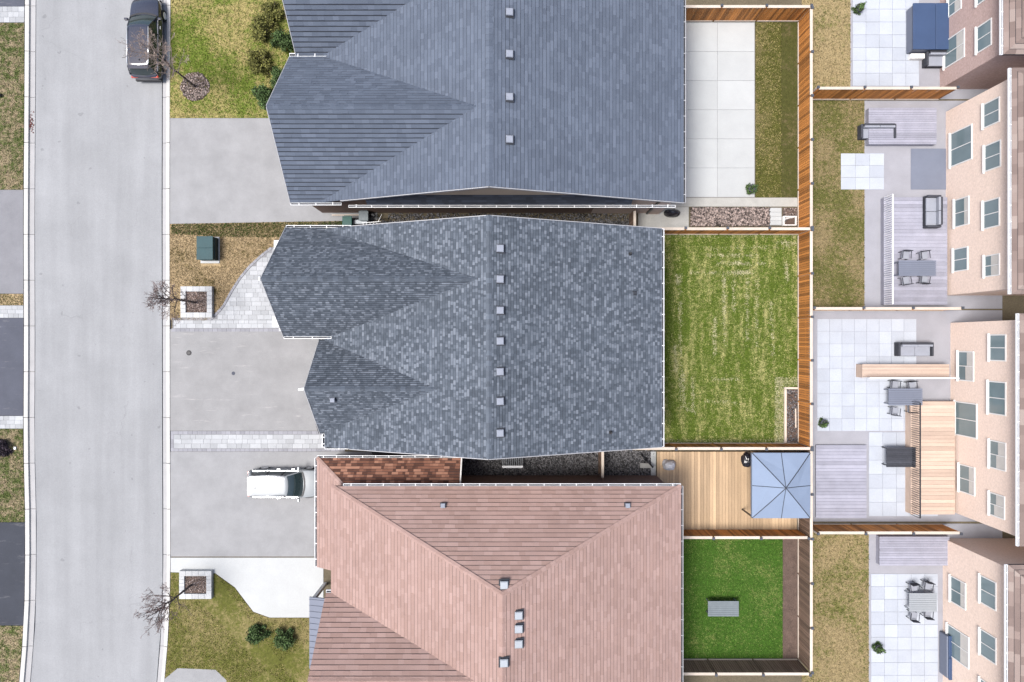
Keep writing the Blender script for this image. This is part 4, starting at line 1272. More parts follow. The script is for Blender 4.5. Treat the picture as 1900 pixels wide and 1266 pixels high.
fence('cedar fence along the lower edge of the fenced back garden', (7.5, -6.78), (EFX, -6.78), face=1, npost=5)
fence('cedar back fence at the right edge of the patchy green garden', (EFX, -6.7), (EFX, 7.0), face=1, npost=6)
fence('cedar back fence beside the lawn of the upper house', (EFX, 7.16), (EFX, 21.0), face=1)
fence('brown back fence beside the bright green lawn below', (EFX, -20.9), (EFX, -6.86), face=1, mt='fence_brown')
fence('cedar fence at the top beyond the white patio', (10.4, 21.1), (EFX, 21.1), face=-1)
fence('cedar fence between the two upper right yards', (19.3, 15.95), (28.1, 15.95), face=-1)
fence('pale cedar fence between the grey deck and stone patio yards', (19.05, 2.05), (28.4, 2.05), face=-1)
fence('cedar fence between the stone patio and lower right yards', (19.3, -12.1), (28.3, -12.1), face=1)
fence('cedar fence between wooden deck and bright green lawn', (9.7, -12.4), (18.7, -12.4), face=1, mt='fence')
fence('brown fence at the bottom of the bright green lawn', (9.9, -21.0), (18.8, -21.0), face=1, mt='fence_brown')

# pole lying against the back fence
tag(MB().bar((18.62, Y(758), 0.16), (18.62, Y(793), 0.2), 0.08, 0.05).build('timber_offcut', M['fence_cap'], loc=(18.62, Y(775), 0.16)), 'pale timber offcut leaning at the foot of back fence', 'timber')
# raised planting bed in the corner
bed = thing('planting_bed', 'timber edged planting bed in the garden corner', 'planter', (X(1466), Y(772), 0))
MB().box(X(1454), X(1458), Y(823), Y(722.5), -0.05, 0.16).build('edging_board', M['fence_cap'], bed)
MB().box(X(1454), X(1479.5), Y(722), Y(718.5), -0.05, 0.16).build('edging_board', M['fence_cap'], bed)
MB().box(X(1458.2), X(1480), Y(823.5), Y(722.6), -0.05, 0.07).build('soil', M['mulch_ground'], bed)
P = scatter(rect(1459, 1479, 723, 823), 160)
o = stones('mulch', None, P, M['gravel'], 0.07, 0.03, 0.06, cat=None)
o.parent = bed; o.location = -ORG[bed]

# gates of the side yards
def gate(label, xg, y0, y1, h=1.8):
    f = thing('garden_gate', label, 'gate', (xg, (y0 + y1) / 2, 0))
    n = int((y1 - y0) / 0.14)
    bm = unit_box('board', M['fence_brown'], 0.022, 0.125, h - 0.1)
    for i in range(n):
        place('board', bm, f, (xg - 0.04, y0 + (i + 0.5) * (y1 - y0) / n, 0.06), (0, 0, random.uniform(-0.02, 0.02)))
    for y_ in (y0, y1):
        MB().box(xg - 0.0, xg + 0.1, y_ - 0.05, y_ + 0.05, 0, h + 0.04).build('post', M['fence_brown'], f)
    MB().box(xg - 0.06, xg + 0.1, y0 + 0.06, y1 - 0.06, h - 0.04, h + 0.0).build('cap_rail', M['fence_cap'], f)
    MB().box(xg - 0.01, xg + 0.03, y0 + 0.06, y1 - 0.06, 0.4, 0.5).build('cross_rail', M['fence_brown'], f)
    MB().box(xg - 0.09, xg - 0.055, y0 + 0.1, y0 + 0.2, 1.0, 1.06).build('latch', M['black'], f)
    return f
gate('brown timber gate across the lower gravel side yard', 5.72, -8.7, -6.35)
gate('brown timber gate across the upper side yard', 7.75, 6.75, 8.3)

# mulch bed behind the upper house
mb_ = rect(1282, 1427, 386, 419)
sheet('mulch_bed', mb_, M['mulch_ground'], 0.012)
stones('mulch', 'pale and brown bark chips in the bed above the fence', scatter(mb_, 420), M['mulch_chip'], 0.014, 0.04, 0.11, 0.4, 'mulch')
mb2 = rect(1453, 1480, 386, 419)
sheet('mulch_bed', mb2, M['mulch_ground'], 0.012)
stones('mulch', 'dark bark chips in the small bed beside the back fence', scatter(mb2, 260), M['mulch_chip'], 0.014, 0.025, 0.06, 0.4, 'mulch')
box_ = thing('lattice_planter', 'white rimmed lattice planter box beside the back fence', 'planter', (X(1466), Y(409), 0))
a, b, c, d = X(1454, 0.3), X(1478, 0.3), Y(418.5, 0.3), Y(401, 0.3)
for q in ((a, b, c, c + 0.06), (a, b, d - 0.06, d), (a, a + 0.06, c + 0.06, d - 0.06), (b - 0.06, b, c + 0.06, d - 0.06)):
    MB().box(*q, 0.0, 0.3).build('rim_board', M['white_trim'], box_)
MB().box(a + 0.06, b - 0.06, c + 0.06, d - 0.06, 0, 0.16).build('soil', M['mulch_ground'], box_)
for i in range(8):
    t = (i + 0.5) / 8
    MB().bar((a + 0.07, c + 0.08 + t * 0.3, 0.25), (a + 0.07 + t * (b - a - 0.14), d - 0.07, 0.25), 0.03, 0.02).build('lattice_slat', M['white_trim'], box_)

# ------------------------------------------------------------------ front garden
ub = thing('utility_box', 'green steel utility transformer box on a concrete pad', 'utility box', (X(388), Y(466), 0))
MB().box(X(373), X(408), Y(489), Y(440), -0.1, 0.10).build('pad', M['concrete'], ub, bevel=0.02)
hx0, hx1, hy0, hy1 = X(365.0, 0.9), X(395.5, 0.9), Y(481.5, 0.9), Y(439, 0.9)
hx1g = X(403.5, 0.1)
m = MB()
vs_ = [(hx0, hy0, 0.1), (hx1, hy0, 0.1), (hx1, hy1, 0.1), (hx0, hy1, 0.1), (hx0, hy0, 0.84), (hx1 - 0.05, hy0, 0.92), (hx1 - 0.05, hy1, 0.92), (hx0, hy1, 0.84)]
m.add(vs_, [(0, 3, 2, 1), (4, 5, 6, 7), (0, 1, 5, 4), (2, 3, 7, 6), (3, 0, 4, 7), (1, 2, 6, 5)])
m.build('cabinet', M['green_box'], ub, bevel=0.015)
ym = (hy0 + hy1) / 2
for ya, yb_ in ((hy0 - 0.02, ym - 0.006), (ym + 0.006, hy1 + 0.02)):
    mm = MB()
    mm.add([(hx0 - 0.03, ya, 0.845), (hx1, ya, 0.945), (hx1, yb_, 0.945), (hx0 - 0.03, yb_, 0.845), (hx0 - 0.03, ya, 0.885), (hx1, ya, 0.985), (hx1, yb_, 0.985), (hx0 - 0.03, yb_, 0.885)],
           [(0, 3, 2, 1), (4, 5, 6, 7), (0, 1, 5, 4), (1, 2, 6, 5), (2, 3, 7, 6), (3, 0, 4, 7)])
    mm.build('lid', M['green_box'], ub, bevel=0.012)
dr = MB().box(hx1 + 0.002, hx1g - 0.04, hy0 + 0.05, hy1 - 0.05, 0.1, 0.62).build('front_door', M['green_shaded'], ub, bevel=0.01)
for zz, yy_ in ((0.5, ym + 0.15), (0.4, ym - 0.2)):
    MB().box(hx1g - 0.05, hx1g - 0.02, yy_ - 0.06, yy_ + 0.06, zz - 0.08, zz + 0.08).build('warning_label', M['white'], dr)

def stone_planter(label, px0, px1, py0, py1, wall=9.5, h=0.32):
    t = thing('tree_planter', label, 'planter', (X((px0 + px1) / 2), Y((py0 + py1) / 2), 0))
    x0, x1, y0, y1 = X(px0, h), X(px1, h), Y(py1, h), Y(py0, h)
    w = wall * 0.0353
    for side in range(4):
        n = 5
        for i in range(n):
            a, b = i / n, (i + 1) / n
            if side in (0, 1):
                L0, L1 = x0 + (x1 - x0) * a + 0.004, x0 + (x1 - x0) * b - 0.004
                yy0, yy1 = (y0, y0 + w) if side == 0 else (y1 - w, y1)
                MB().box(L0, L1, yy0, yy1, -0.05, h + random.uniform(-0.006, 0.006)).build('coping_stone', M['stone'], t, bevel=0.012)
            else:
                L0, L1 = y0 + w + (y1 - y0 - 2 * w) * a + 0.004, y0 + w + (y1 - y0 - 2 * w) * b - 0.004
                xx0, xx1 = (x0, x0 + w) if side == 2 else (x1 - w, x1)
                MB().box(xx0, xx1, L0, L1, -0.05, h + random.uniform(-0.006, 0.006)).build('coping_stone', M['stone'], t, bevel=0.012)
    MB().box(x0 + w, x1 - w, y0 + w, y1 - w, -0.05, h - 0.12).build('soil', M['mulch_ground'], t)
    P_ = scatter([(x0 + w, y0 + w), (x1 - w, y0 + w), (x1 - w, y1 - w), (x0 + w, y1 - w)], 330)
    o_ = stones('mulch', None, P_, M['mulch_chip'], h - 0.12, 0.02, 0.05, 0.5, None)
    o_.parent = t; o_.location = -ORG[t]
    return t
stone_planter('square pale stone planter on the straw coloured lawn', 334.5, 393, 531.5, 589.5)
stone_planter('square stone planter beside the curved pale walk below', 332, 392, 1060, 1112)
ring_ = [(W(362, 161)[0] + 0.95 * math.cos(a * 0.35) * (1 + 0.06 * math.sin(a * 2.3)), W(362, 161)[1] + 0.95 * math.sin(a * 0.35)) for a in range(18)]
sheet('mulch_bed', ring_, M['mulch_ground'], 0.03)
stones('mulch', 'brown bark chips ringing the tree by the parked car', scatter(ring_, 260), M['mulch_chip'], 0.03, 0.03, 0.07, 0.4, 'mulch')

# ------------------------------------------------------------------ trees
def bare_tree(label, base, h, rad, seed, twig='twig', dense=1.0, lean=(0, 0), group='bare street trees'):
    rs = random.Random(seed)
    t = thing('bare_tree', label, 'tree', (*base, 0.15), group)
    tr = MB(); br = MB(); tw = MB()
    def branch(p, d, L, r, lvl):
        n = 4 if lvl < 2 else 3
        q = p; dd_ = d
        for i in range(n):
            dd_ = (dd_ + Vector((rs.uniform(-1, 1), rs.uniform(-1, 1), rs.uniform(-0.2, 0.75))) * (0.15 if lvl < 2 else 0.22)).normalized()
            q2 = q + dd_ * (L / n)
            r1 = r * (1 - 0.62 * (i + 1) / n); r0 = r * (1 - 0.62 * i / n)
            (br if lvl < 2 else tw).tube(q, q2, max(r0, 0.009), max(r1, 0.007), 5 if lvl < 2 else 3, cap=False)
            if lvl < 3 and i > 0:
                k = (2 if lvl == 0 else 3 if lvl == 1 else 2)
                for _ in range(k):
                    if rs.random() < 1.0 * dense:
                        a = rs.uniform(0, 6.28)
                        side = Vector((math.cos(a), math.sin(a), rs.uniform(-0.1, 0.5)))
                        nd = (dd_ * 0.75 + side * 0.75).normalized()
                        branch(q2, nd, L * rs.uniform(0.38, 0.58), r1 * 0.6, lvl + 1)
            q = q2
    p = Vector((*base, 0.0)); d = Vector((lean[0], lean[1], 1)).normalized()
    H0 = h * 0.36
    q = p
    for i in range(5):
        q2 = q + (d + Vector((rs.uniform(-0.03, 0.03), rs.uniform(-0.03, 0.03), 0))).normalized() * (H0 / 5)
        tr.tube(q, q2, 0.085 * (1 - 0.07 * i), 0.085 * (1 - 0.07 * (i + 1)), 8); q = q2
    nb = 12
    top = p + d * h
    for i in range(nb):
        s_ = q + (top - q) * (0.62 * i / nb)
        a = i * 2.4 + rs.uniform(-0.4, 0.4)
        up = 0.95 + 0.9 * i / nb
        branch(s_, (Vector((math.cos(a), math.sin(a), up))).normalized(), rad * rs.uniform(1.15, 1.5) * (1 - 0.35 * i / nb), 0.036, 0)
    n = 6; s0 = q
    for i in range(n):
        s1 = q + (top - q) * ((i + 1) / n) + Vector((rs.uniform(-0.06, 0.06), rs.uniform(-0.06, 0.06), 0))
        tr.tube(s0, s1, 0.055 * (1 - 0.85 * i / n), 0.055 * (1 - 0.85 * (i + 1) / n), 6); s0 = s1
    tr.build('trunk', M['bark'], t, smooth=True)
    br.build('branches', M['bark'] if twig == 'twig' else M['twig_pale'], t)
    o_ = tw.build('twigs', M[twig], t); o_['kind'] = 'stuff'
    return t
bare_tree('bare young tree standing in the planter on the straw lawn', W(365, 562), 6.3, 0.95, 5, 'twig', 0.72)
bare_tree('bare tree with pale twigs spreading over the parked dark car', W(362, 161), 6.7, 1.35, 11, 'twig_pale', 0.66)
bare_tree('bare tree standing in the planter near the curved pale walk', W(357, 1084), 6.0, 1.15, 23, 'twig', 0.68)

def shrub(name, label, c, r, h, mt, n=1800, seed=1, group=None, leaf=0.05, cat='shrub'):
    rs = np.random.default_rng(seed)
    t = thing(name, label, cat, (*c, 0), group)
    st_ = MB()
    for i in range(9):
        a = i * 0.7 + rs.uniform(0, 0.3); e = rs.uniform(0.4, 0.9)
        st_.tube((c[0], c[1], 0), (c[0] + math.cos(a) * r * e, c[1] + math.sin(a) * r * e, h * rs.uniform(0.5, 0.9)), 0.02, 0.008, 4)
    st_.build('stems', M['bark'], t)
    # clumps spread through the crown, leaves round each clump
    k = 26
    cc = rs.normal(0, 1, (k, 3)); cc /= np.linalg.norm(cc, axis=1)[:, None]
    cc *= (rs.random((k, 1)) ** 0.4)
    cc[:, 2] = np.abs(cc[:, 2])
    idx = rs.integers(0, k, n)
    P_ = cc[idx] * np.array([r * 0.85, r * 0.85, h * 0.85]) + rs.normal(0, 0.13, (n, 3)) * np.array([r, r, h])
    P_[:, 2] = np.clip(P_[:, 2], 0.03, h * 1.2)
    A = rs.normal(0, 1, (n, 3)); A /= np.linalg.norm(A, axis=1)[:, None]
    B = np.cross(A, rs.normal(0, 1, (n, 3))); B /= np.linalg.norm(B, axis=1)[:, None]
    s_ = leaf * (0.6 + 0.8 * rs.random((n, 1)))
    V = np.stack([P_ - A * s_, P_ + B * s_ * 0.5, P_ + A * s_, P_ - B * s_ * 0.5], 1).reshape(-1, 3)
    V[:, 0] += 0; V += np.array([0, 0, 0])
    o_ = big_mesh('leaves', V, np.arange(4 * n), 4, M[mt], 'stuff', t)
    return t
shrub('dark_shrub', 'dark purple brown shrub on the verge across the road', W(10, 830), 0.62, 0.75, 'leaf_purple', 2600, 3, leaf=0.06)
shrub('evergreen_shrub', 'green shrub in front of the upper house below its white gutter', W(522, 150), 0.8, 1.2, 'leaf', 2600, 4, leaf=0.07)
shrub('evergreen_shrub', 'green shrub in front of the upper house above its white gutter', W(528, 80), 0.8, 1.1, 'leaf', 2600, 6, leaf=0.07)
shrub('evergreen_shrub', 'olive shrub nearest the top edge before the upper house', W(505, 30), 0.9, 1.1, 'leaf_olive', 2600, 8, leaf=0.07)
for (px_, py_, r_, h_, mt_, sd_, lb_) in ((492, 62, 1.0, 1.3, 'leaf_olive', 41, 'broad olive shrub, second from top before the upper house'),
                                        (486, 118, 0.95, 1.2, 'leaf_olive', 42, 'broad olive shrub facing the parked car across upper lawn'),
                                        (496, 180, 0.9, 1.1, 'leaf', 43, 'broad green shrub nearest the upper driveway')):
    shrub('evergreen_shrub', lb_, W(px_, py_), r_, h_, mt_, 3200, sd_, leaf=0.075)
shrub('evergreen_shrub', 'dark green shrub under the pale walk, nearest the road', W(480, 1175), 0.75, 0.9, 'leaf', 2400, 9, leaf=0.07)
shrub('evergreen_shrub', 'dark green shrub under the pale walk, nearest the porch', W(530, 1180), 0.8, 1.0, 'leaf', 2400, 10, leaf=0.07)
tag(MB().box(X(27), X(31), Y(834), Y(829), 0.02, 0.12).build('landscape_light', M['white'], loc=(X(29), Y(831), 0), bevel=0.02), 'small white garden light beside the dark shrub', 'light')
ball = MB(); 
for a in range(6): ball.tube((X(2), Y(178), 0.05 + 0.04 * a), (X(2), Y(178), 0.09 + 0.04 * a), 0.13 * math.sin(0.5 + a * 0.42), 0.13 * math.sin(0.5 + (a + 1) * 0.42), 12)
tag(ball.build('landscape_light', M['black'], loc=(X(2), Y(178), 0)), 'small black garden light on the verge at left edge', 'light')
P = rng.normal(0, 1, (60, 2)) * np.array([0.09, 0.3]) + np.array(W(56, 228))
stones('leaf_litter', 'dead reddish leaves gathered in the far gutter', P, M['red_debris'], -0.07, 0.02, 0.06, 0.3, 'leaves')

# cover in the driveway, soft spots
vc_ = thing('valve_cover', 'round dark valve cover set in the driveway', 'valve cover', (*W(350.5, 655), 0))
m = MB(); c = W(350.5, 655); m.tube((c[0], c[1], -0.02), (c[0], c[1], 0.022), 0.18, 0.17, 20); m.build('rim', M['iron'], vc_)
m = MB(); m.tube((c[0], c[1], 0.0225), (c[0], c[1], 0.034), 0.12, 0.11, 18); m.build('lid', M['black'], vc_)
c = W(433, 693); m = MB(); m.tube((c[0], c[1], -0.02), (c[0], c[1], 0.010), 0.12, 0.12, 16)
tag(m.build('valve_cover', M['drive_dark'], loc=(c[0], c[1], 0)), 'small faint round cover in the middle of driveway', 'valve cover')

# ------------------------------------------------------------------ side yard things
def wheelie_bin(label, c, mt, lid, rz=0):
    t = thing('wheeled_bin', label, 'bin', (*c, 0))
    m_ = MB()
    a, b, h = 0.24, 0.29, 0.95
    vs_ = [(c[0] + sx * a, c[1] + sy * a, 0.05) for sx, sy in ((-1, -1), (1, -1), (1, 1), (-1, 1))] + [(c[0] + sx * b, c[1] + sy * b, h) for sx, sy in ((-1, -1), (1, -1), (1, 1), (-1, 1))]
    m_.add(vs_, [(0, 3, 2, 1), (0, 1, 5, 4), (1, 2, 6, 5), (2, 3, 7, 6), (3, 0, 4, 7), (4, 5, 6, 7)])
    m_.build('tub', M[mt], t, bevel=0.02)
    MB().box(c[0] - 0.31, c[0] + 0.31, c[1] - 0.31, c[1] + 0.33, h + 0.002, h + 0.07).build('lid', M[lid], t, bevel=0.025)
    for s_ in (-1, 1):
        MB().tube((c[0] + s_ * 0.2, c[1] + 0.28, 0.1), (c[0] + s_ * 0.27, c[1] + 0.28, 0.1), 0.1, 0.1, 12).build('wheel', M['tyre'], t)
    MB().tube((c[0] - 0.22, c[1] + 0.38, h), (c[0] + 0.22, c[1] + 0.38, h), 0.02, 0.02, 8).build('handle', M[mt], t)
    return t
wheelie_bin('green wheeled bin at the end of the upper side yard', W(648, 414, 0.4), 'bin_green', 'bin_green')
wheelie_bin('grey lidded wheeled bin beside the upper driveway end', W(678, 404, 0.4), 'bin_grey', 'bin_grey')
sl_ = thing('panel_sheet', 'pale grey sheet panel lying on trestles beside the bins', 'panel', (*W(668, 411), 0))
MB().box(X(655, 0.6), X(681, 0.6), Y(415.5, 0.6), Y(408, 0.6), 0.55, 0.6).build('sheet', M['grey_metal'], sl_, bevel=0.01)
for px in (658, 678):
    MB().box(X(px) - 0.03, X(px) + 0.03, Y(415), Y(409), 0, 0.548).build('trestle', M['dark_metal'], sl_)
tag(MB().bar((X(616, .12), Y(399.5, .12), 0.12), (X(666, .12), Y(399.5, .12), 0.12), 0.07, 0.14).build('timber_plank', M['fence_cap'], loc=(X(640), Y(399.5), 0)), 'pale timber plank lying by the brown brick wall', 'timber')
lad = thing('ladder', 'white ladder lying along the upper side yard', 'ladder', (*W(682, 418), 0))
for dy in (-0.16, 0.16):
    MB().bar((X(672, .8), Y(418.5, .8) + dy, 0.8), (X(706, .8), Y(416, .8) + dy, 0.8), 0.04, 0.06).build('rail', M['white'], lad)
for i in range(5):
    x_ = X(674, .8) + i * 0.22
    MB().bar((x_, Y(418.3, .8) - 0.15, 0.8), (x_, Y(418.3, .8) + 0.15, 0.8), 0.03, 0.03).build('rung', M['white'], lad)
def bicycle(label, c, rz, mt):
    t = thing('bicycle', label, 'bicycle', (*c, 0))
    ca, sa = math.cos(rz), math.sin(rz)
    def T(x, z, o=0): return (c[0] + ca * x - sa * o, c[1] + sa * x + ca * o, z)
    for x in (-0.5, 0.52):
        m_ = MB(); r = 0.33
        for i in range(20):
            a, b = 2 * math.pi * i / 20, 2 * math.pi * (i + 1) / 20
            m_.tube(T(x + r * math.cos(a), r + r * math.sin(a)), T(x + r * math.cos(b), r + r * math.sin(b)), 0.024, 0.024, 5, cap=False)
        w_ = m_.build('wheel', M['tyre'], t)
        m_ = MB()
        for i in range(10):
            a = 2 * math.pi * i / 10
            m_.tube(T(x, r), T(x + r * math.cos(a), r + r * math.sin(a)), 0.005, 0.005, 3)
        m_.build('spokes', M['chrome'], w_)
    f_ = MB()
    for a, b in (((-0.5, 0.33), (-0.15, 0.8)), ((-0.5, 0.33), (-0.02, 0.3)), ((-0.02, 0.3), (-0.17, 0.86)), ((-0.02, 0.3), (0.36, 0.78)), ((-0.15, 0.8), (0.35, 0.84)), ((0.34, 0.92), (0.52, 0.33))):
        f_.tube(T(*a), T(*b), 0.02, 0.02, 6)
    f_.build('frame', M[mt], t)
    MB().bar(T(-0.3, 0.92), T(-0.06, 0.92), 0.13, 0.05).build('saddle', M['black'], t, bevel=0.02)
    MB().tube(T(0.32, 0.98, -0.28), T(0.32, 0.98, 0.28), 0.016, 0.016, 6).build('handlebar', M['chrome'], t)
bicycle('bicycle leaning at the brick wall in the upper side yard', W(702, 406), -0.45, 'dark_metal')
# window well guard beside the lower house
wg = thing('window_well_guard', 'white barred window well guard on the dark gravel', 'window guard', (X(945), Y(862), 0))
gx0, gx1 = X(933, 0.9), X(969, 0.9)
gy = Y(865.5, 0.9)
MB().bar((gx0, gy, 0.9), (gx1, gy, 0.9), 0.07, 0.07).build('top_rail', M['white'], wg)
MB().bar((gx0, gy - 0.09, 0.84), (gx1, gy - 0.09, 0.84), 0.05, 0.05).build('top_rail', M['white'], wg)
for x_ in (gx0, gx1):
    MB().bar((x_, gy, 0.0), (x_, gy, 0.98), 0.09, 0.09).build('corner_post', M['white'], wg)
    MB().bar((x_, gy, 0.86), (x_, gy + 0.55, 0.15), 0.05, 0.05).build('side_rail', M['grey_metal'], wg)
bar_ = MB().bar((0, 0, 0.86), (0, 0.55, 0.15), 0.045, 0.03)
bme = bpy.data.meshes.new('bar'); bme.from_pydata(bar_.v, [], bar_.f); bme.materials.append(M['grey_metal']); bme.update()
for i in range(9): place('bar', bme, wg, (gx0 + (gx1 - gx0) * (i + 1) / 10, gy, 0))
# black bag, barbecue, step stone, drain pipe by the deck
def lump(label, name, c, r, h, mt, seed, cat, sq=0.5):
    rs = random.Random(seed)
    m_ = MB(); n, k = 14, 6
    vs_ = []
    for j in range(k):
        e = j / (k - 1)
        rr_ = math.sqrt(max(0.0, 1 - (e * 0.97) ** 3.0)) 
        for i in range(n):
            a = 2 * math.pi * i / n
            sc = rr_ * (1 + rs.uniform(-0.12, 0.12))
            sqf = 1 / max(abs(math.cos(a)), abs(math.sin(a))) ** sq
            vs_.append((c[0] + math.cos(a) * r[0] * sc * sqf, c[1] + math.sin(a) * r[1] * sc * sqf, c[2] + h * e * (1 + rs.uniform(-0.05, 0.05) * (j > 0))))
    vs_.append((c[0], c[1], c[2] + h))
    fs_ = [(j * n + i, j * n + (i + 1) % n, (j + 1) * n + (i + 1) % n, (j + 1) * n + i) for j in range(k - 1) for i in range(n)]
    fs_ += [((k - 1) * n + i, (k - 1) * n + (i + 1) % n, k * n) for i in range(n)]
    m_.add(vs_, fs_)
    return tag(m_.build(name, M[mt], loc=(c[0], c[1], c[2]), smooth=False), label, cat)
lump('black glossy rubbish bag at the corner of the buff wall', 'rubbish_bag', (X(1246), Y(396.5), 0.01), (0.5, 0.26), 0.55, 'black_bag', 3, 'bag', 0.2)
lump('grey white covered barbecue on the tan wooden deck', 'covered_barbecue', (X(1242, .6), Y(864, .6), 0.25), (0.40, 0.33), 0.75, 'tarp', 5, 'barbecue', 0.6)
tag(MB().box(X(1187), X(1208), Y(868.5), Y(859.5), -0.02, 0.10).build('stepping_stone', M['concrete_warm'], loc=(X(1198), Y(864), 0), bevel=0.02), 'grey concrete pad on the gravel beside the deck', 'slab')
tag(MB().box(X(1207.5), X(1217), Y(886), Y(838), -0.05, 0.06).build('deck_step', M['concrete'], loc=(X(1212), Y(860), 0), bevel=0.01), 'pale concrete step between gravel and wooden deck', 'step')
dp = MB(); prev = (X(1190, .1), Y(843, .1), 0.1)
for q_ in ((X(1197, .3), Y(853, .3), 0.3), (X(1206, .5), Y(861, .5), 0.5), (X(1212, .6), Y(868, .6), 0.6)):
    dp.tube(prev, q_, 0.06, 0.06, 8); prev = q_
tag(dp.build('drain_hose', M['black'], smooth=True, loc=(X(1200), Y(855), 0)), 'black corrugated hose running over the gravel to deck', 'hose')

# wooden deck of the lower neighbour
dk = thing('wooden_deck', 'tan board deck behind the pink roofed house', 'deck', (X(1300), Y(910), 0))
n = 45
dx0, dx1 = X(1219, .25), X(1479, .25)
bm = unit_box('deck_board', M['deck'], (dx1 - dx0) / n - 0.014, Y(838.5, .25) - Y(984, .25), 0.04)
for i in range(n):
    place('deck_board', bm, dk, (dx0 + (i + 0.5) * (dx1 - dx0) / n, (Y(838.5, .25) + Y(984, .25)) / 2, 0.21 + random.uniform(-0.002, 0.002)))
for y_ in np.linspace(Y(983), Y(840), 5):
    MB().box(dx0 + 0.05, dx1 - 0.05, y_ - 0.03, y_ + 0.03, 0.0, 0.205).build('joist', M['fence_brown'], dk)

# gazebo with pale blue canopy
gz_ = thing('gazebo', 'pale blue fabric gazebo standing on the deck end', 'gazebo', (X(1450), Y(900), 0))
ax0, ax1, ay1, ay0 = X(1396, 2.3), X(1504, 2.3), Y(841, 2.3), Y(962, 2.3)
acx, acy = (ax0 + ax1) / 2, (ay0 + ay1) / 2
cz0, cz1 = 2.25, 3.0
rg = 0.0
quads = [[(ax0, ay1), (ax1, ay1)], [(ax1, ay1), (ax1, ay0)], [(ax1, ay0), (ax0, ay0)], [(ax0, ay0), (ax0, ay1)]]
for a, b in quads:
    m_ = MB()
    mm_ = ((a[0] + b[0]) / 2, (a[1] + b[1]) / 2)
    m_.add([(a[0], a[1], cz0), (mm_[0], mm_[1], cz0 + 0.02), (b[0], b[1], cz0), ((b[0] + acx) / 2, (b[1] + acy) / 2, cz0 + 0.42), (acx, acy, cz1), ((a[0] + acx) / 2, (a[1] + acy) / 2, cz0 + 0.42), ((mm_[0] + acx) / 2, (mm_[1] + acy) / 2, cz0 + 0.36)],
           [(0, 1, 6, 5), (1, 2, 3, 6), (5, 6, 4), (6, 3, 4)])
    m_.add([(a[0], a[1], cz0), (b[0], b[1], cz0), (b[0], b[1], cz0 - 0.22), (a[0], a[1], cz0 - 0.22)], [(0, 1, 2, 3)])
    pnl = m_.build('canopy_panel', M['canopy'], gz_)
    so = pnl.modifiers.new('thickness', 'SOLIDIFY'); so.thickness = 0.012
    MB().tube((mm_[0], mm_[1], cz0 + 0.03), ((mm_[0] + acx) / 2, (mm_[1] + acy) / 2, cz0 + 0.375), 0.024, 0.024, 5).tube(((mm_[0] + acx) / 2, (mm_[1] + acy) / 2, cz0 + 0.375), (acx, acy, cz1 + 0.01), 0.024, 0.024, 5).build('seam', M['canopy_seam'], pnl)
for c_ in ((ax0, ay0), (ax1, ay0), (ax1, ay1), (ax0, ay1)):
    h_ = ((c_[0] + acx) / 2, (c_[1] + acy) / 2)
    MB().tube((*c_, cz0 + 0.01), (*h_, cz0 + 0.435), 0.028, 0.028, 5).tube((*h_, cz0 + 0.435), (acx, acy, cz1 + 0.015), 0.028, 0.028, 5).build('rib', M['canopy_seam'], gz_)
    MB().bar((c_[0] * 0.97 + acx * 0.03, c_[1] * 0.97 + acy * 0.03, 0.0), (c_[0] * 0.97 + acx * 0.03, c_[1] * 0.97 + acy * 0.03, cz0 - 0.03), 0.08, 0.08).build('post', M['dark_metal'], gz_)
lump('dark netting heap at the end of the tan deck', 'netting_heap', (X(1386, .4), Y(854, .4), 0.25), (0.34, 0.48), 0.4, 'black_bag', 9, 'netting', 0.3)

# ------------------------------------------------------------------ rear yards: decks, furniture
def board_deck(label, px0, px1, py0, py1, z, mt, n, along='x', skirt=None):
    t = thing('wooden_deck', label, 'deck', (X((px0 + px1) / 2, z), Y((py0 + py1) / 2, z), 0))
    x0, x1, y0, y1 = X(px0, z), X(px1, z), Y(py1, z), Y(py0, z)
    if along == 'x': bm_ = unit_box('deck_board', M[mt], x1 - x0, (y1 - y0) / n - 0.012, 0.04)
    else: bm_ = unit_box('deck_board', M[mt], (x1 - x0) / n - 0.012, y1 - y0, 0.04)
    for i in range(n):
        if along == 'x': place('deck_board', bm_, t, ((x0 + x1) / 2, y0 + (i + 0.5) * (y1 - y0) / n, z - 0.04))
        else: place('deck_board', bm_, t, (x0 + (i + 0.5) * (x1 - x0) / n, (y0 + y1) / 2, z - 0.04))
    MB().box(x0 + 0.03, x1 - 0.03, y0 + 0.03, y1 - 0.03, 0, z - 0.045).build('skirting', M[mt], t)
    return t, (x0, x1, y0, y1)
d2, e2 = board_deck('lavender grey board deck in the upper right yard', 1612, 1738, 200, 268, 0.5, 'deck_grey', 16)
d2b, e2b = board_deck('lavender grey board deck beside the beige house', 1640, 1758, 366, 566, 0.45, 'deck_grey', 30)
d3, e3 = board_deck('pale peach raised deck on the stone patio', 1600, 1762, 676, 702, 0.9, 'deck_pale', 8)
d3b, e3b = board_deck('pale peach deck against the peach beige house', 1690, 1772, 745, 955, 0.7, 'deck_pale', 30)
d3c, e3c = board_deck('small lavender deck beside the back fence and gazebo', 1514, 1608, 826, 962, 0.2, 'deck_grey', 22)
d4, e4 = board_deck('pale grey deck in the lower right yard', 1632, 1762, 996, 1050, 0.5, 'deck_grey', 12)

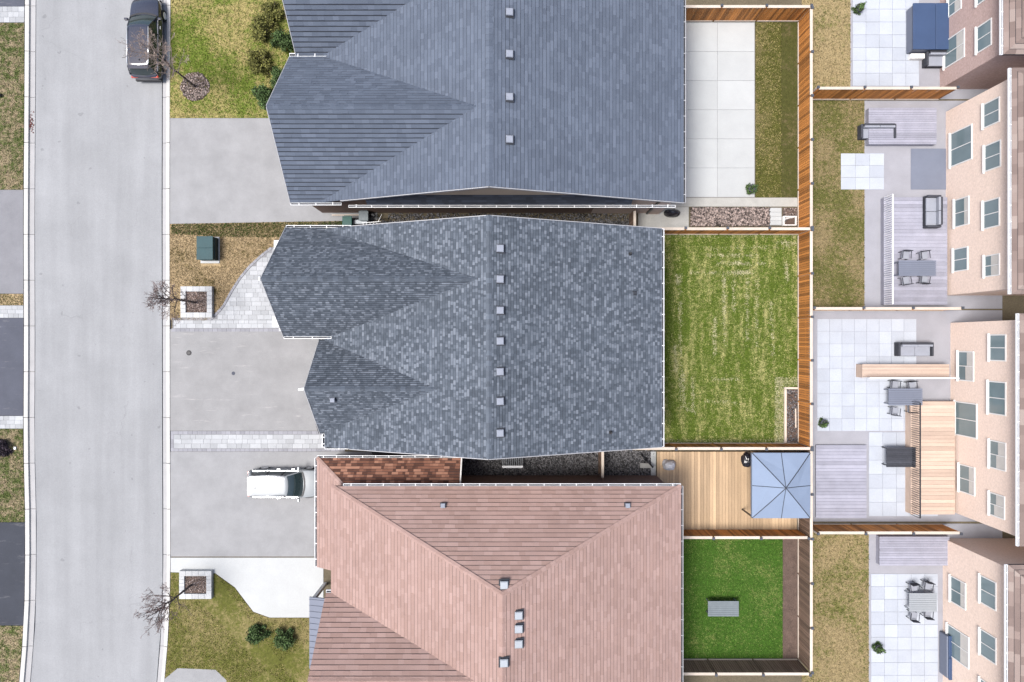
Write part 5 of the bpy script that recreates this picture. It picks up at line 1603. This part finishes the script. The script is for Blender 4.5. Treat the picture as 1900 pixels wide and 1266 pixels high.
def railing(parent, p, q, z, h=0.95, mt='white'):
    p, q = Vector(p), Vector(q)
    L = (q - p).length
    MB().bar((p.x, p.y, z + h), (q.x, q.y, z + h), 0.07, 0.05).build('railing', M[mt], parent)
    n_ = max(2, int(L / 0.14))
    bm_ = unit_box('baluster', M[mt], 0.03, 0.03, h - 0.05)
    for i in range(n_ + 1):
        c_ = p + (q - p) * i / n_
        place('baluster', bm_, parent, (c_.x, c_.y, z))
railing(d3, (e3[0], e3[2] + 0.05), (e3[1], e3[2] + 0.05), 0.9)
railing(d3b, (e3b[0] + 0.05, e3b[2]), (e3b[0] + 0.05, e3b[3]), 0.7, mt='dark_metal')
railing(d2b, (e2b[0] + 0.05, e2b[2]), (e2b[0] + 0.05, e2b[3]), 0.45, mt='white')

def sofa(label, c, L, rz, mt='wicker'):
    t = thing('outdoor_sofa', label, 'sofa', (*c[:2], c[2]))
    ca, sa = math.cos(rz), math.sin(rz)
    def bx(name, x0, x1, y0, y1, z0, z1, m_, b=0.03):
        vs_ = [(c[0] + ca * x - sa * y, c[1] + sa * x + ca * y, c[2] + z) for z in (z0, z1) for x, y in ((x0, y0), (x1, y0), (x1, y1), (x0, y1))]
        MB().add(vs_, [(0, 3, 2, 1), (4, 5, 6, 7), (0, 1, 5, 4), (1, 2, 6, 5), (2, 3, 7, 6), (3, 0, 4, 7)]).build(name, M[m_], t, bevel=b)
    bx('base', -L / 2, L / 2, -0.38, 0.38, 0.05, 0.32, mt)
    bx('backrest', -L / 2, L / 2, 0.385, 0.52, 0.05, 0.75, mt)
    for s_ in (-1, 1): bx('armrest', s_ * (L / 2 + 0.075) - 0.07, s_ * (L / 2 + 0.075) + 0.07, -0.38, 0.52, 0.05, 0.6, mt)
    n_ = max(1, int(L / 0.7))
    for i in range(n_):
        bx('seat_cushion', -L / 2 + L * i / n_ + 0.01, -L / 2 + L * (i + 1) / n_ - 0.01, -0.37, 0.37, 0.325, 0.45, 'cushion')
        bx('back_cushion', -L / 2 + L * i / n_ + 0.01, -L / 2 + L * (i + 1) / n_ - 0.01, 0.24, 0.38, 0.455, 0.78, 'cushion')
sofa('charcoal wicker sofa on the lawn beside the upper grey deck', (X(1622), Y(250), 0.0), 2.0, 0.0)
sofa('charcoal wicker sofa on the grey deck near beige house wall', (X(1722, .45), Y(395, .45), 0.45), 1.8, R(-90))
sofa('charcoal wicker sofa on the pale stone patio', (X(1690), Y(650), 0.03), 2.0, 0.0)
def table(label, c, L, Wd, h, mt):
    t = thing('patio_table', label, 'table', c)
    top = MB().box(c[0] - L / 2 + 0.05, c[0] + L / 2 - 0.05, c[1] - Wd / 2 + 0.05, c[1] + Wd / 2 - 0.05, c[2] + h - 0.07, c[2] + h - 0.035).build('table_frame', M['dark_metal'], t)
    ns = max(6, int(Wd / 0.12))
    sm_ = unit_box('table_slat', M[mt], L, Wd / ns - 0.016, 0.03)
    for i in range(ns): place('table_slat', sm_, top, (c[0], c[1] - Wd / 2 + (i + 0.5) * Wd / ns, c[2] + h - 0.034))
    for sx in (-1, 1):
        for sy in (-1, 1):
            MB().box(c[0] + sx * (L / 2 - 0.1) - 0.03, c[0] + sx * (L / 2 - 0.1) + 0.03, c[1] + sy * (Wd / 2 - 0.1) - 0.03, c[1] + sy * (Wd / 2 - 0.1) + 0.03, c[2], c[2] + h - 0.052).build('leg', M[mt], t)
def chair(label, c, rz, group):
    t = thing('garden_chair', label, 'chair', c, group)
    ca, sa = math.cos(rz), math.sin(rz)
    def bx(name, x0, x1, y0, y1, z0, z1, m_, b=0.015):
        vs_ = [(c[0] + ca * x - sa * y, c[1] + sa * x + ca * y, c[2] + z) for z in (z0, z1) for x, y in ((x0, y0), (x1, y0), (x1, y1), (x0, y1))]
        MB().add(vs_, [(0, 3, 2, 1), (4, 5, 6, 7), (0, 1, 5, 4), (1, 2, 6, 5), (2, 3, 7, 6), (3, 0, 4, 7)]).build(name, M[m_], t, bevel=b)
    bx('seat', -0.24, 0.24, -0.24, 0.24, 0.40, 0.45, 'cushion')
    bx('backrest', -0.24, 0.24, 0.245, 0.29, 0.46, 0.90, 'wicker')
    for sx in (-1, 1):
        for sy in (-1, 1): bx('leg', sx * 0.22 - 0.02, sx * 0.22 + 0.02, sy * 0.22 - 0.02, sy * 0.22 + 0.02, 0, 0.398, 'dark_metal', 0)
        bx('armrest', sx * 0.27 - 0.025, sx * 0.27 + 0.025, -0.22, 0.26, 0.62, 0.65, 'wicker')
def chairs_round(label, c, L, Wd, group):
    for sx, side in ((-0.25, 'nearer the fence'), (0.25, 'nearer the house')):
        chair(label + ', upper side ' + side, (c[0] + sx * L, c[1] + Wd / 2 + 0.25 + random.uniform(-0.08, 0.15), c[2]), random.uniform(-0.2, 0.2), group)
        chair(label + ', lower side ' + side, (c[0] + sx * L, c[1] - Wd / 2 - 0.25 - random.uniform(-0.08, 0.15), c[2]), math.pi + random.uniform(-0.2, 0.2), group)
chairs_round('grey chair at stone patio table', (X(1668), Y(735), 0.03), 2.2, 1.1, 'chairs at the stone patio table')
chairs_round('grey chair at grey deck table', (X(1690, .45), Y(500, .45), 0.45), 2.4, 1.0, 'chairs at the grey deck table')
chairs_round('grey chair at lower right yard table', (X(1700), Y(1110), 0.03), 1.8, 1.2, 'chairs at the lower right table')
def pot(label, c, seed):
    t = shrub('potted_plant', label, (c[0], c[1]), 0.36, 0.9, 'leaf', 1100, seed, leaf=0.06, cat='potted plant')
    MB().tube((c[0], c[1], 0.0), (c[0], c[1], 0.45), 0.2, 0.27, 14).build('pot', M['wicker'], t, smooth=False)
pot('potted shrub on the pale patio by the fence, upper right', W(1590, 20), 31)
pot('potted shrub at the corner of the pale stone patio', W(1524, 785), 32)
pot('potted shrub on the patio in the lower right yard', W(1625, 1200), 33)
pot('potted shrub on the white patio behind the upper house', W(1392, 352), 34)
table('grey garden table standing on the bright green lawn', (X(1336), Y(1122), 0.012), 2.0, 1.0, 0.72, 'bin_grey')
table('dark grey dining table on the stone patio near peach deck', (X(1668), Y(735), 0.03), 2.2, 1.1, 0.74, 'grey_stone')
table('dark table on the patio slabs by the small lavender deck', (X(1660), Y(845), 0.03), 1.9, 1.3, 0.74, 'wicker')
table('slate table beside the beige house on the grey deck', (X(1690, .45), Y(500, .45), 0.45), 2.4, 1.0, 0.74, 'grey_stone')
table('grey table in the lower right yard beside the patio', (X(1700), Y(1110), 0.03), 1.8, 1.2, 0.74, 'grey_metal')
tag(MB().prism(rect(1690, 1760, 276, 352), 0.006, 0.022).build('outdoor_rug', M['grey_stone'], loc=(X(1725), Y(314), 0)), 'slate blue outdoor rug on the paving below the grey deck', 'rug')
# hot tub with navy cover
ht = thing('hot_tub', 'hot tub with navy cover in the upper right corner', 'hot tub', (X(1735), Y(45), 0))
hx0, hx1, hy0, hy1 = X(1694, .9), X(1778, .9), Y(92, .9), Y(6, .9)
MB().box(hx0 + 0.06, hx1 - 0.06, hy0 + 0.06, hy1 - 0.06, 0.0, 0.84).build('shell', M['grey_stone'], ht, bevel=0.06)
for a_, b_ in ((hx0, (hx0 + hx1) / 2 - 0.008), ((hx0 + hx1) / 2 + 0.008, hx1)):
    MB().box(a_, b_, hy0, hy1, 0.842, 0.95).build('cover_half', M['navy'], ht, bevel=0.03)
MB().box(hx0 + 0.2, hx1 - 0.2, hy0 - 0.34, hy0 - 0.02, 0, 0.36).build('step', M['white_trim'], ht, bevel=0.02)
sofa('dark bench beside the navy hot tub steps', (X(1742), Y(117), 0.0), 2.0, 0.0)
tb_ = thing('hot_tub', 'hot tub with slate blue cover in the lower right corner', 'hot tub', (X(1805), Y(1230), 0))
hx0, hx1, hy0, hy1 = X(1782, .9), X(1838, .9), Y(1262, .9), Y(1180, .9)
hx1 = min(hx1, 28.2)
MB().box(hx0 + 0.06, hx1 - 0.06, hy0 + 0.06, hy1 - 0.06, 0.0, 0.84).build('shell', M['grey_stone'], tb_, bevel=0.06)
for a_, b_ in ((hy0, (hy0 + hy1) / 2 - 0.008), ((hy0 + hy1) / 2 + 0.008, hy1)):
    MB().box(hx0, hx1, a_, b_, 0.842, 0.95).build('cover_half', M['navy'], tb_, bevel=0.03)

# ------------------------------------------------------------------ cars
def loft(mb, rows, close=False):
    n = len(rows[0]); b = len(mb.v)
    vs_ = [p for r_ in rows for p in r_]
    fs_ = []
    for i in range(len(rows) - 1):
        for j in range(n - 1 if not close else n):
            k = (j + 1) % n
            fs_.append((i * n + j, i * n + k, (i + 1) * n + k, (i + 1) * n + j))
    fs_ += [tuple(range(n - 1, -1, -1)), tuple(range((len(rows) - 1) * n, len(rows) * n))]
    mb.add(vs_, fs_)

def car(label, loc, rz, L, Wd, H, paint, suv=True, rails=True):
    t = thing('parked_car', label, 'car', (*loc, -0.09 if suv else 0.006))
    t.rotation_euler = (0, 0, rz)
    ORG[t] = Vector((0, 0, 0))       # parts are written in the car's own frame: +Y is the nose
    hw = Wd / 2
    st_ = [(-0.500, 0.66, 0.52), (-0.492, 0.80, 0.57), (-0.47, 0.90, 0.60), (-0.43, 0.955, 0.615), (-0.30, 0.995, 0.62), (0.0, 1.0, 0.615), (0.15, 0.995, 0.61), (0.235, 0.985, 0.60),
           (0.33, 0.965, 0.575), (0.41, 0.93, 0.545), (0.46, 0.86, 0.50), (0.485, 0.76, 0.45), (0.50, 0.62, 0.40)]
    rows = []
    for y, w, zt in st_:
        w *= hw; zt *= H
        zb = 0.26 if abs(y) < 0.48 else 0.34
        prof = [(0, zb), (w * 0.86, zb), (w * 0.97, zb + 0.12), (w, zb + (zt - zb) * 0.5), (w * 0.985, zt - 0.12), (w * 0.945, zt - 0.03), (w * 0.86, zt), (0, zt + 0.035)]
        full = [(x, y * L, z) for x, z in prof] + [(-x, y * L, z) for x, z in prof[-2:0:-1]]
        rows.append(full)
    m_ = MB(); loft(m_, rows, True)
    body = m_.build('body', M[paint], t, smooth=True)
    es = body.modifiers.new('edges', 'EDGE_SPLIT'); es.split_angle = R(38)
    # cabin: glass loop from belt to roof
    zb, zr = 0.60 * H, H - 0.06
    yb0, yb1 = (-0.465, 0.245) if suv else (-0.44, 0.23)
    yr0, yr1 = (-0.405, 0.075) if suv else (-0.30, 0.05)
    wb_, wr = 0.90 * hw, 0.70 * hw
    def ring(w, y0, y1, z, bow):
        y0 *= L; y1 *= L
        p = []
        for s_ in np.linspace(-1, 1, 9): p.append((s_ * w * 0.93, y1 + bow * (1 - s_ * s_), z))
        for k in (0.66, 0.33): p.append((w * (1.0 + 0.02), y0 + (y1 - y0) * k, z))
        for s_ in np.linspace(1, -1, 9): p.append((s_ * w * 0.9, y0 - bow * 0.7 * (1 - s_ * s_), z))
        for k in (0.33, 0.66): p.append((-w * (1.0 + 0.02), y0 + (y1 - y0) * k, z))
        return p
    m_ = MB(); loft(m_, [ring(wb_, yb0, yb1, zb - 0.03, 0.16), ring((wb_ + wr) / 2 * 1.01, (yb0 + yr0) / 2 - 0.004, (yb1 + yr1) / 2 + 0.004, (zb + zr) / 2, 0.13), ring(wr, yr0, yr1, zr, 0.09)], True)
    cab = m_.build('windows', M['car_glass'], t, smooth=True)
    es = cab.modifiers.new('edges', 'EDGE_SPLIT'); es.split_angle = R(50)
    m_ = MB(); loft(m_, [ring(wr * 1.05, yr0 - 0.012, yr1 + 0.005, zr - 0.01, 0.09), ring(wr * 1.03, yr0 - 0.008, yr1, zr + 0.025, 0.085), ring(wr * 0.8, yr0 + 0.03, yr1 - 0.03, zr + 0.05, 0.05)], True)
    ro_ = m_.build('roof_panel', M[paint], t, smooth=True)
    es = ro_.modifiers.new('edges', 'EDGE_SPLIT'); es.split_angle = R(50)
    for s_ in (-1, 1):
        for (a_, b_, w_) in ((yb1, yr1, 0.07), (yb0, yr0, 0.10)):
            MB().bar((s_ * wb_ * 0.985, a_ * L, zb - 0.02), (s_ * wr * 0.985, b_ * L, zr + 0.0), w_, 0.05, up=(s_, 0, 0.3)).build('pillar', M[paint], t)
        for k in ((0.02, 0.0), (-0.20, -0.20)):
            MB().bar((s_ * wb_ * 1.03, k[0] * L, zb - 0.02), (s_ * wr * 1.03, k[1] * L, zr), 0.02, 0.08, up=(0, 1, 0)).build('pillar', M['black'], t)
        MB().bar((s_ * wb_ * 1.02, yb0 * L + 0.2, zb - 0.005), (s_ * wb_ * 1.02, yb1 * L - 0.25, zb - 0.005), 0.03, 0.025).build('belt_trim', M['chrome'], t)
        if rails:
            MB().tube((s_ * wr * 0.97, yr0 * L + 0.1, zr + 0.06), (s_ * wr * 0.97, yr1 * L - 0.1, zr + 0.075), 0.032, 0.032, 8).build('roof_rail', M['chrome'], t, smooth=True)
        # mirror
        mi_ = MB().box(s_ * (hw * 0.97), s_ * (hw * 0.97 + 0.24), 0.19 * L, 0.19 * L + 0.15, zb - 0.02, zb + 0.16).build('mirror', M[paint], t, bevel=0.04)
        MB().box(s_ * (hw * 0.97) + 0.0, s_ * (hw * 1.0), 0.195 * L, 0.195 * L + 0.06, zb - 0.08, zb - 0.021).build('mirror_arm', M['black'], mi_)
        for yw in (-0.305, 0.315):
            w_ = MB().tube((s_ * (hw - 0.22), yw * L, 0.35), (s_ * (hw + 0.012), yw * L, 0.35), 0.35, 0.35, 24).build('wheel', M['tyre'], t)
            m2 = MB(); m2.tube((s_ * (hw + 0.013), yw * L, 0.35), (s_ * (hw + 0.022), yw * L, 0.35), 0.235, 0.21, 20)
            m2.build('rim', M['chrome'], w_)
        MB().box(s_ * hw * 0.42, s_ * hw * 0.88, -0.4995 * L, -0.474 * L, 0.46 * H, 0.545 * H).build('tail_lamp', M['red_lamp'], t, bevel=0.02)
        MB().box(s_ * hw * 0.45, s_ * hw * 0.84, 0.465 * L, 0.492 * L, 0.36 * H, 0.43 * H).build('headlamp', M['lamp_clear'], t, bevel=0.02)
        for yd in (-0.10, 0.10):
            MB().box(s_ * hw * 0.99, s_ * (hw * 0.99 + 0.035), yd * L, yd * L + 0.18, 0.50 * H, 0.53 * H).build('door_handle', M['chrome'], t)
            MB().bar((s_ * hw * 0.992, yd * L - 0.12, 0.3), (s_ * hw * 0.992, yd * L - 0.12, 0.57 * H), 0.012, 0.012).build('door_gap', M['black'], t)
    MB().box(-hw * 0.86, hw * 0.86, -0.506 * L, -0.47 * L, 0.30, 0.30 + 0.2).build('rear_bumper', M['black'], t, bevel=0.04)
    MB().box(-hw * 0.80, hw * 0.80, 0.475 * L, 0.505 * L, 0.28, 0.28 + 0.18).build('front_bumper', M['black'], t, bevel=0.04)
    # cowl at the foot of the windscreen
    m2 = MB(); cc_ = np.linspace(-1, 1, 9)
    pts_ = [(s_ * wb_ * 0.94, yb1 * L + 0.17 * (1 - s_ * s_) + 0.015, zb + 0.005) for s_ in cc_]
    for a_, b_ in zip(pts_, pts_[1:]): m2.bar(a_, b_, 0.10, 0.03)
    m2.build('cowl', M['black'], t)
    # rear spoiler
    MB().box(-wr * 0.92, wr * 0.92, yr0 * L - 0.22, yr0 * L + 0.02, zr - 0.0, zr + 0.035).build('spoiler', M[paint], t, bevel=0.02)
    MB().tube((0.1, yr0 * L + 0.35, zr + 0.05), (0.1, yr0 * L + 0.28, zr + 0.13), 0.035, 0.012, 8).build('antenna_fin', M['black'], t)
    return t
car('dark grey blue sport utility vehicle parked by the kerb', (-23.75, 19.65), 0.0, 5.25, 1.98, 1.78, 'paint_grey')
car('silver white car parked on the lower driveway', (-14.75, -9.25), R(-90), 4.75, 1.86, 1.6, 'paint_white', rails=True)
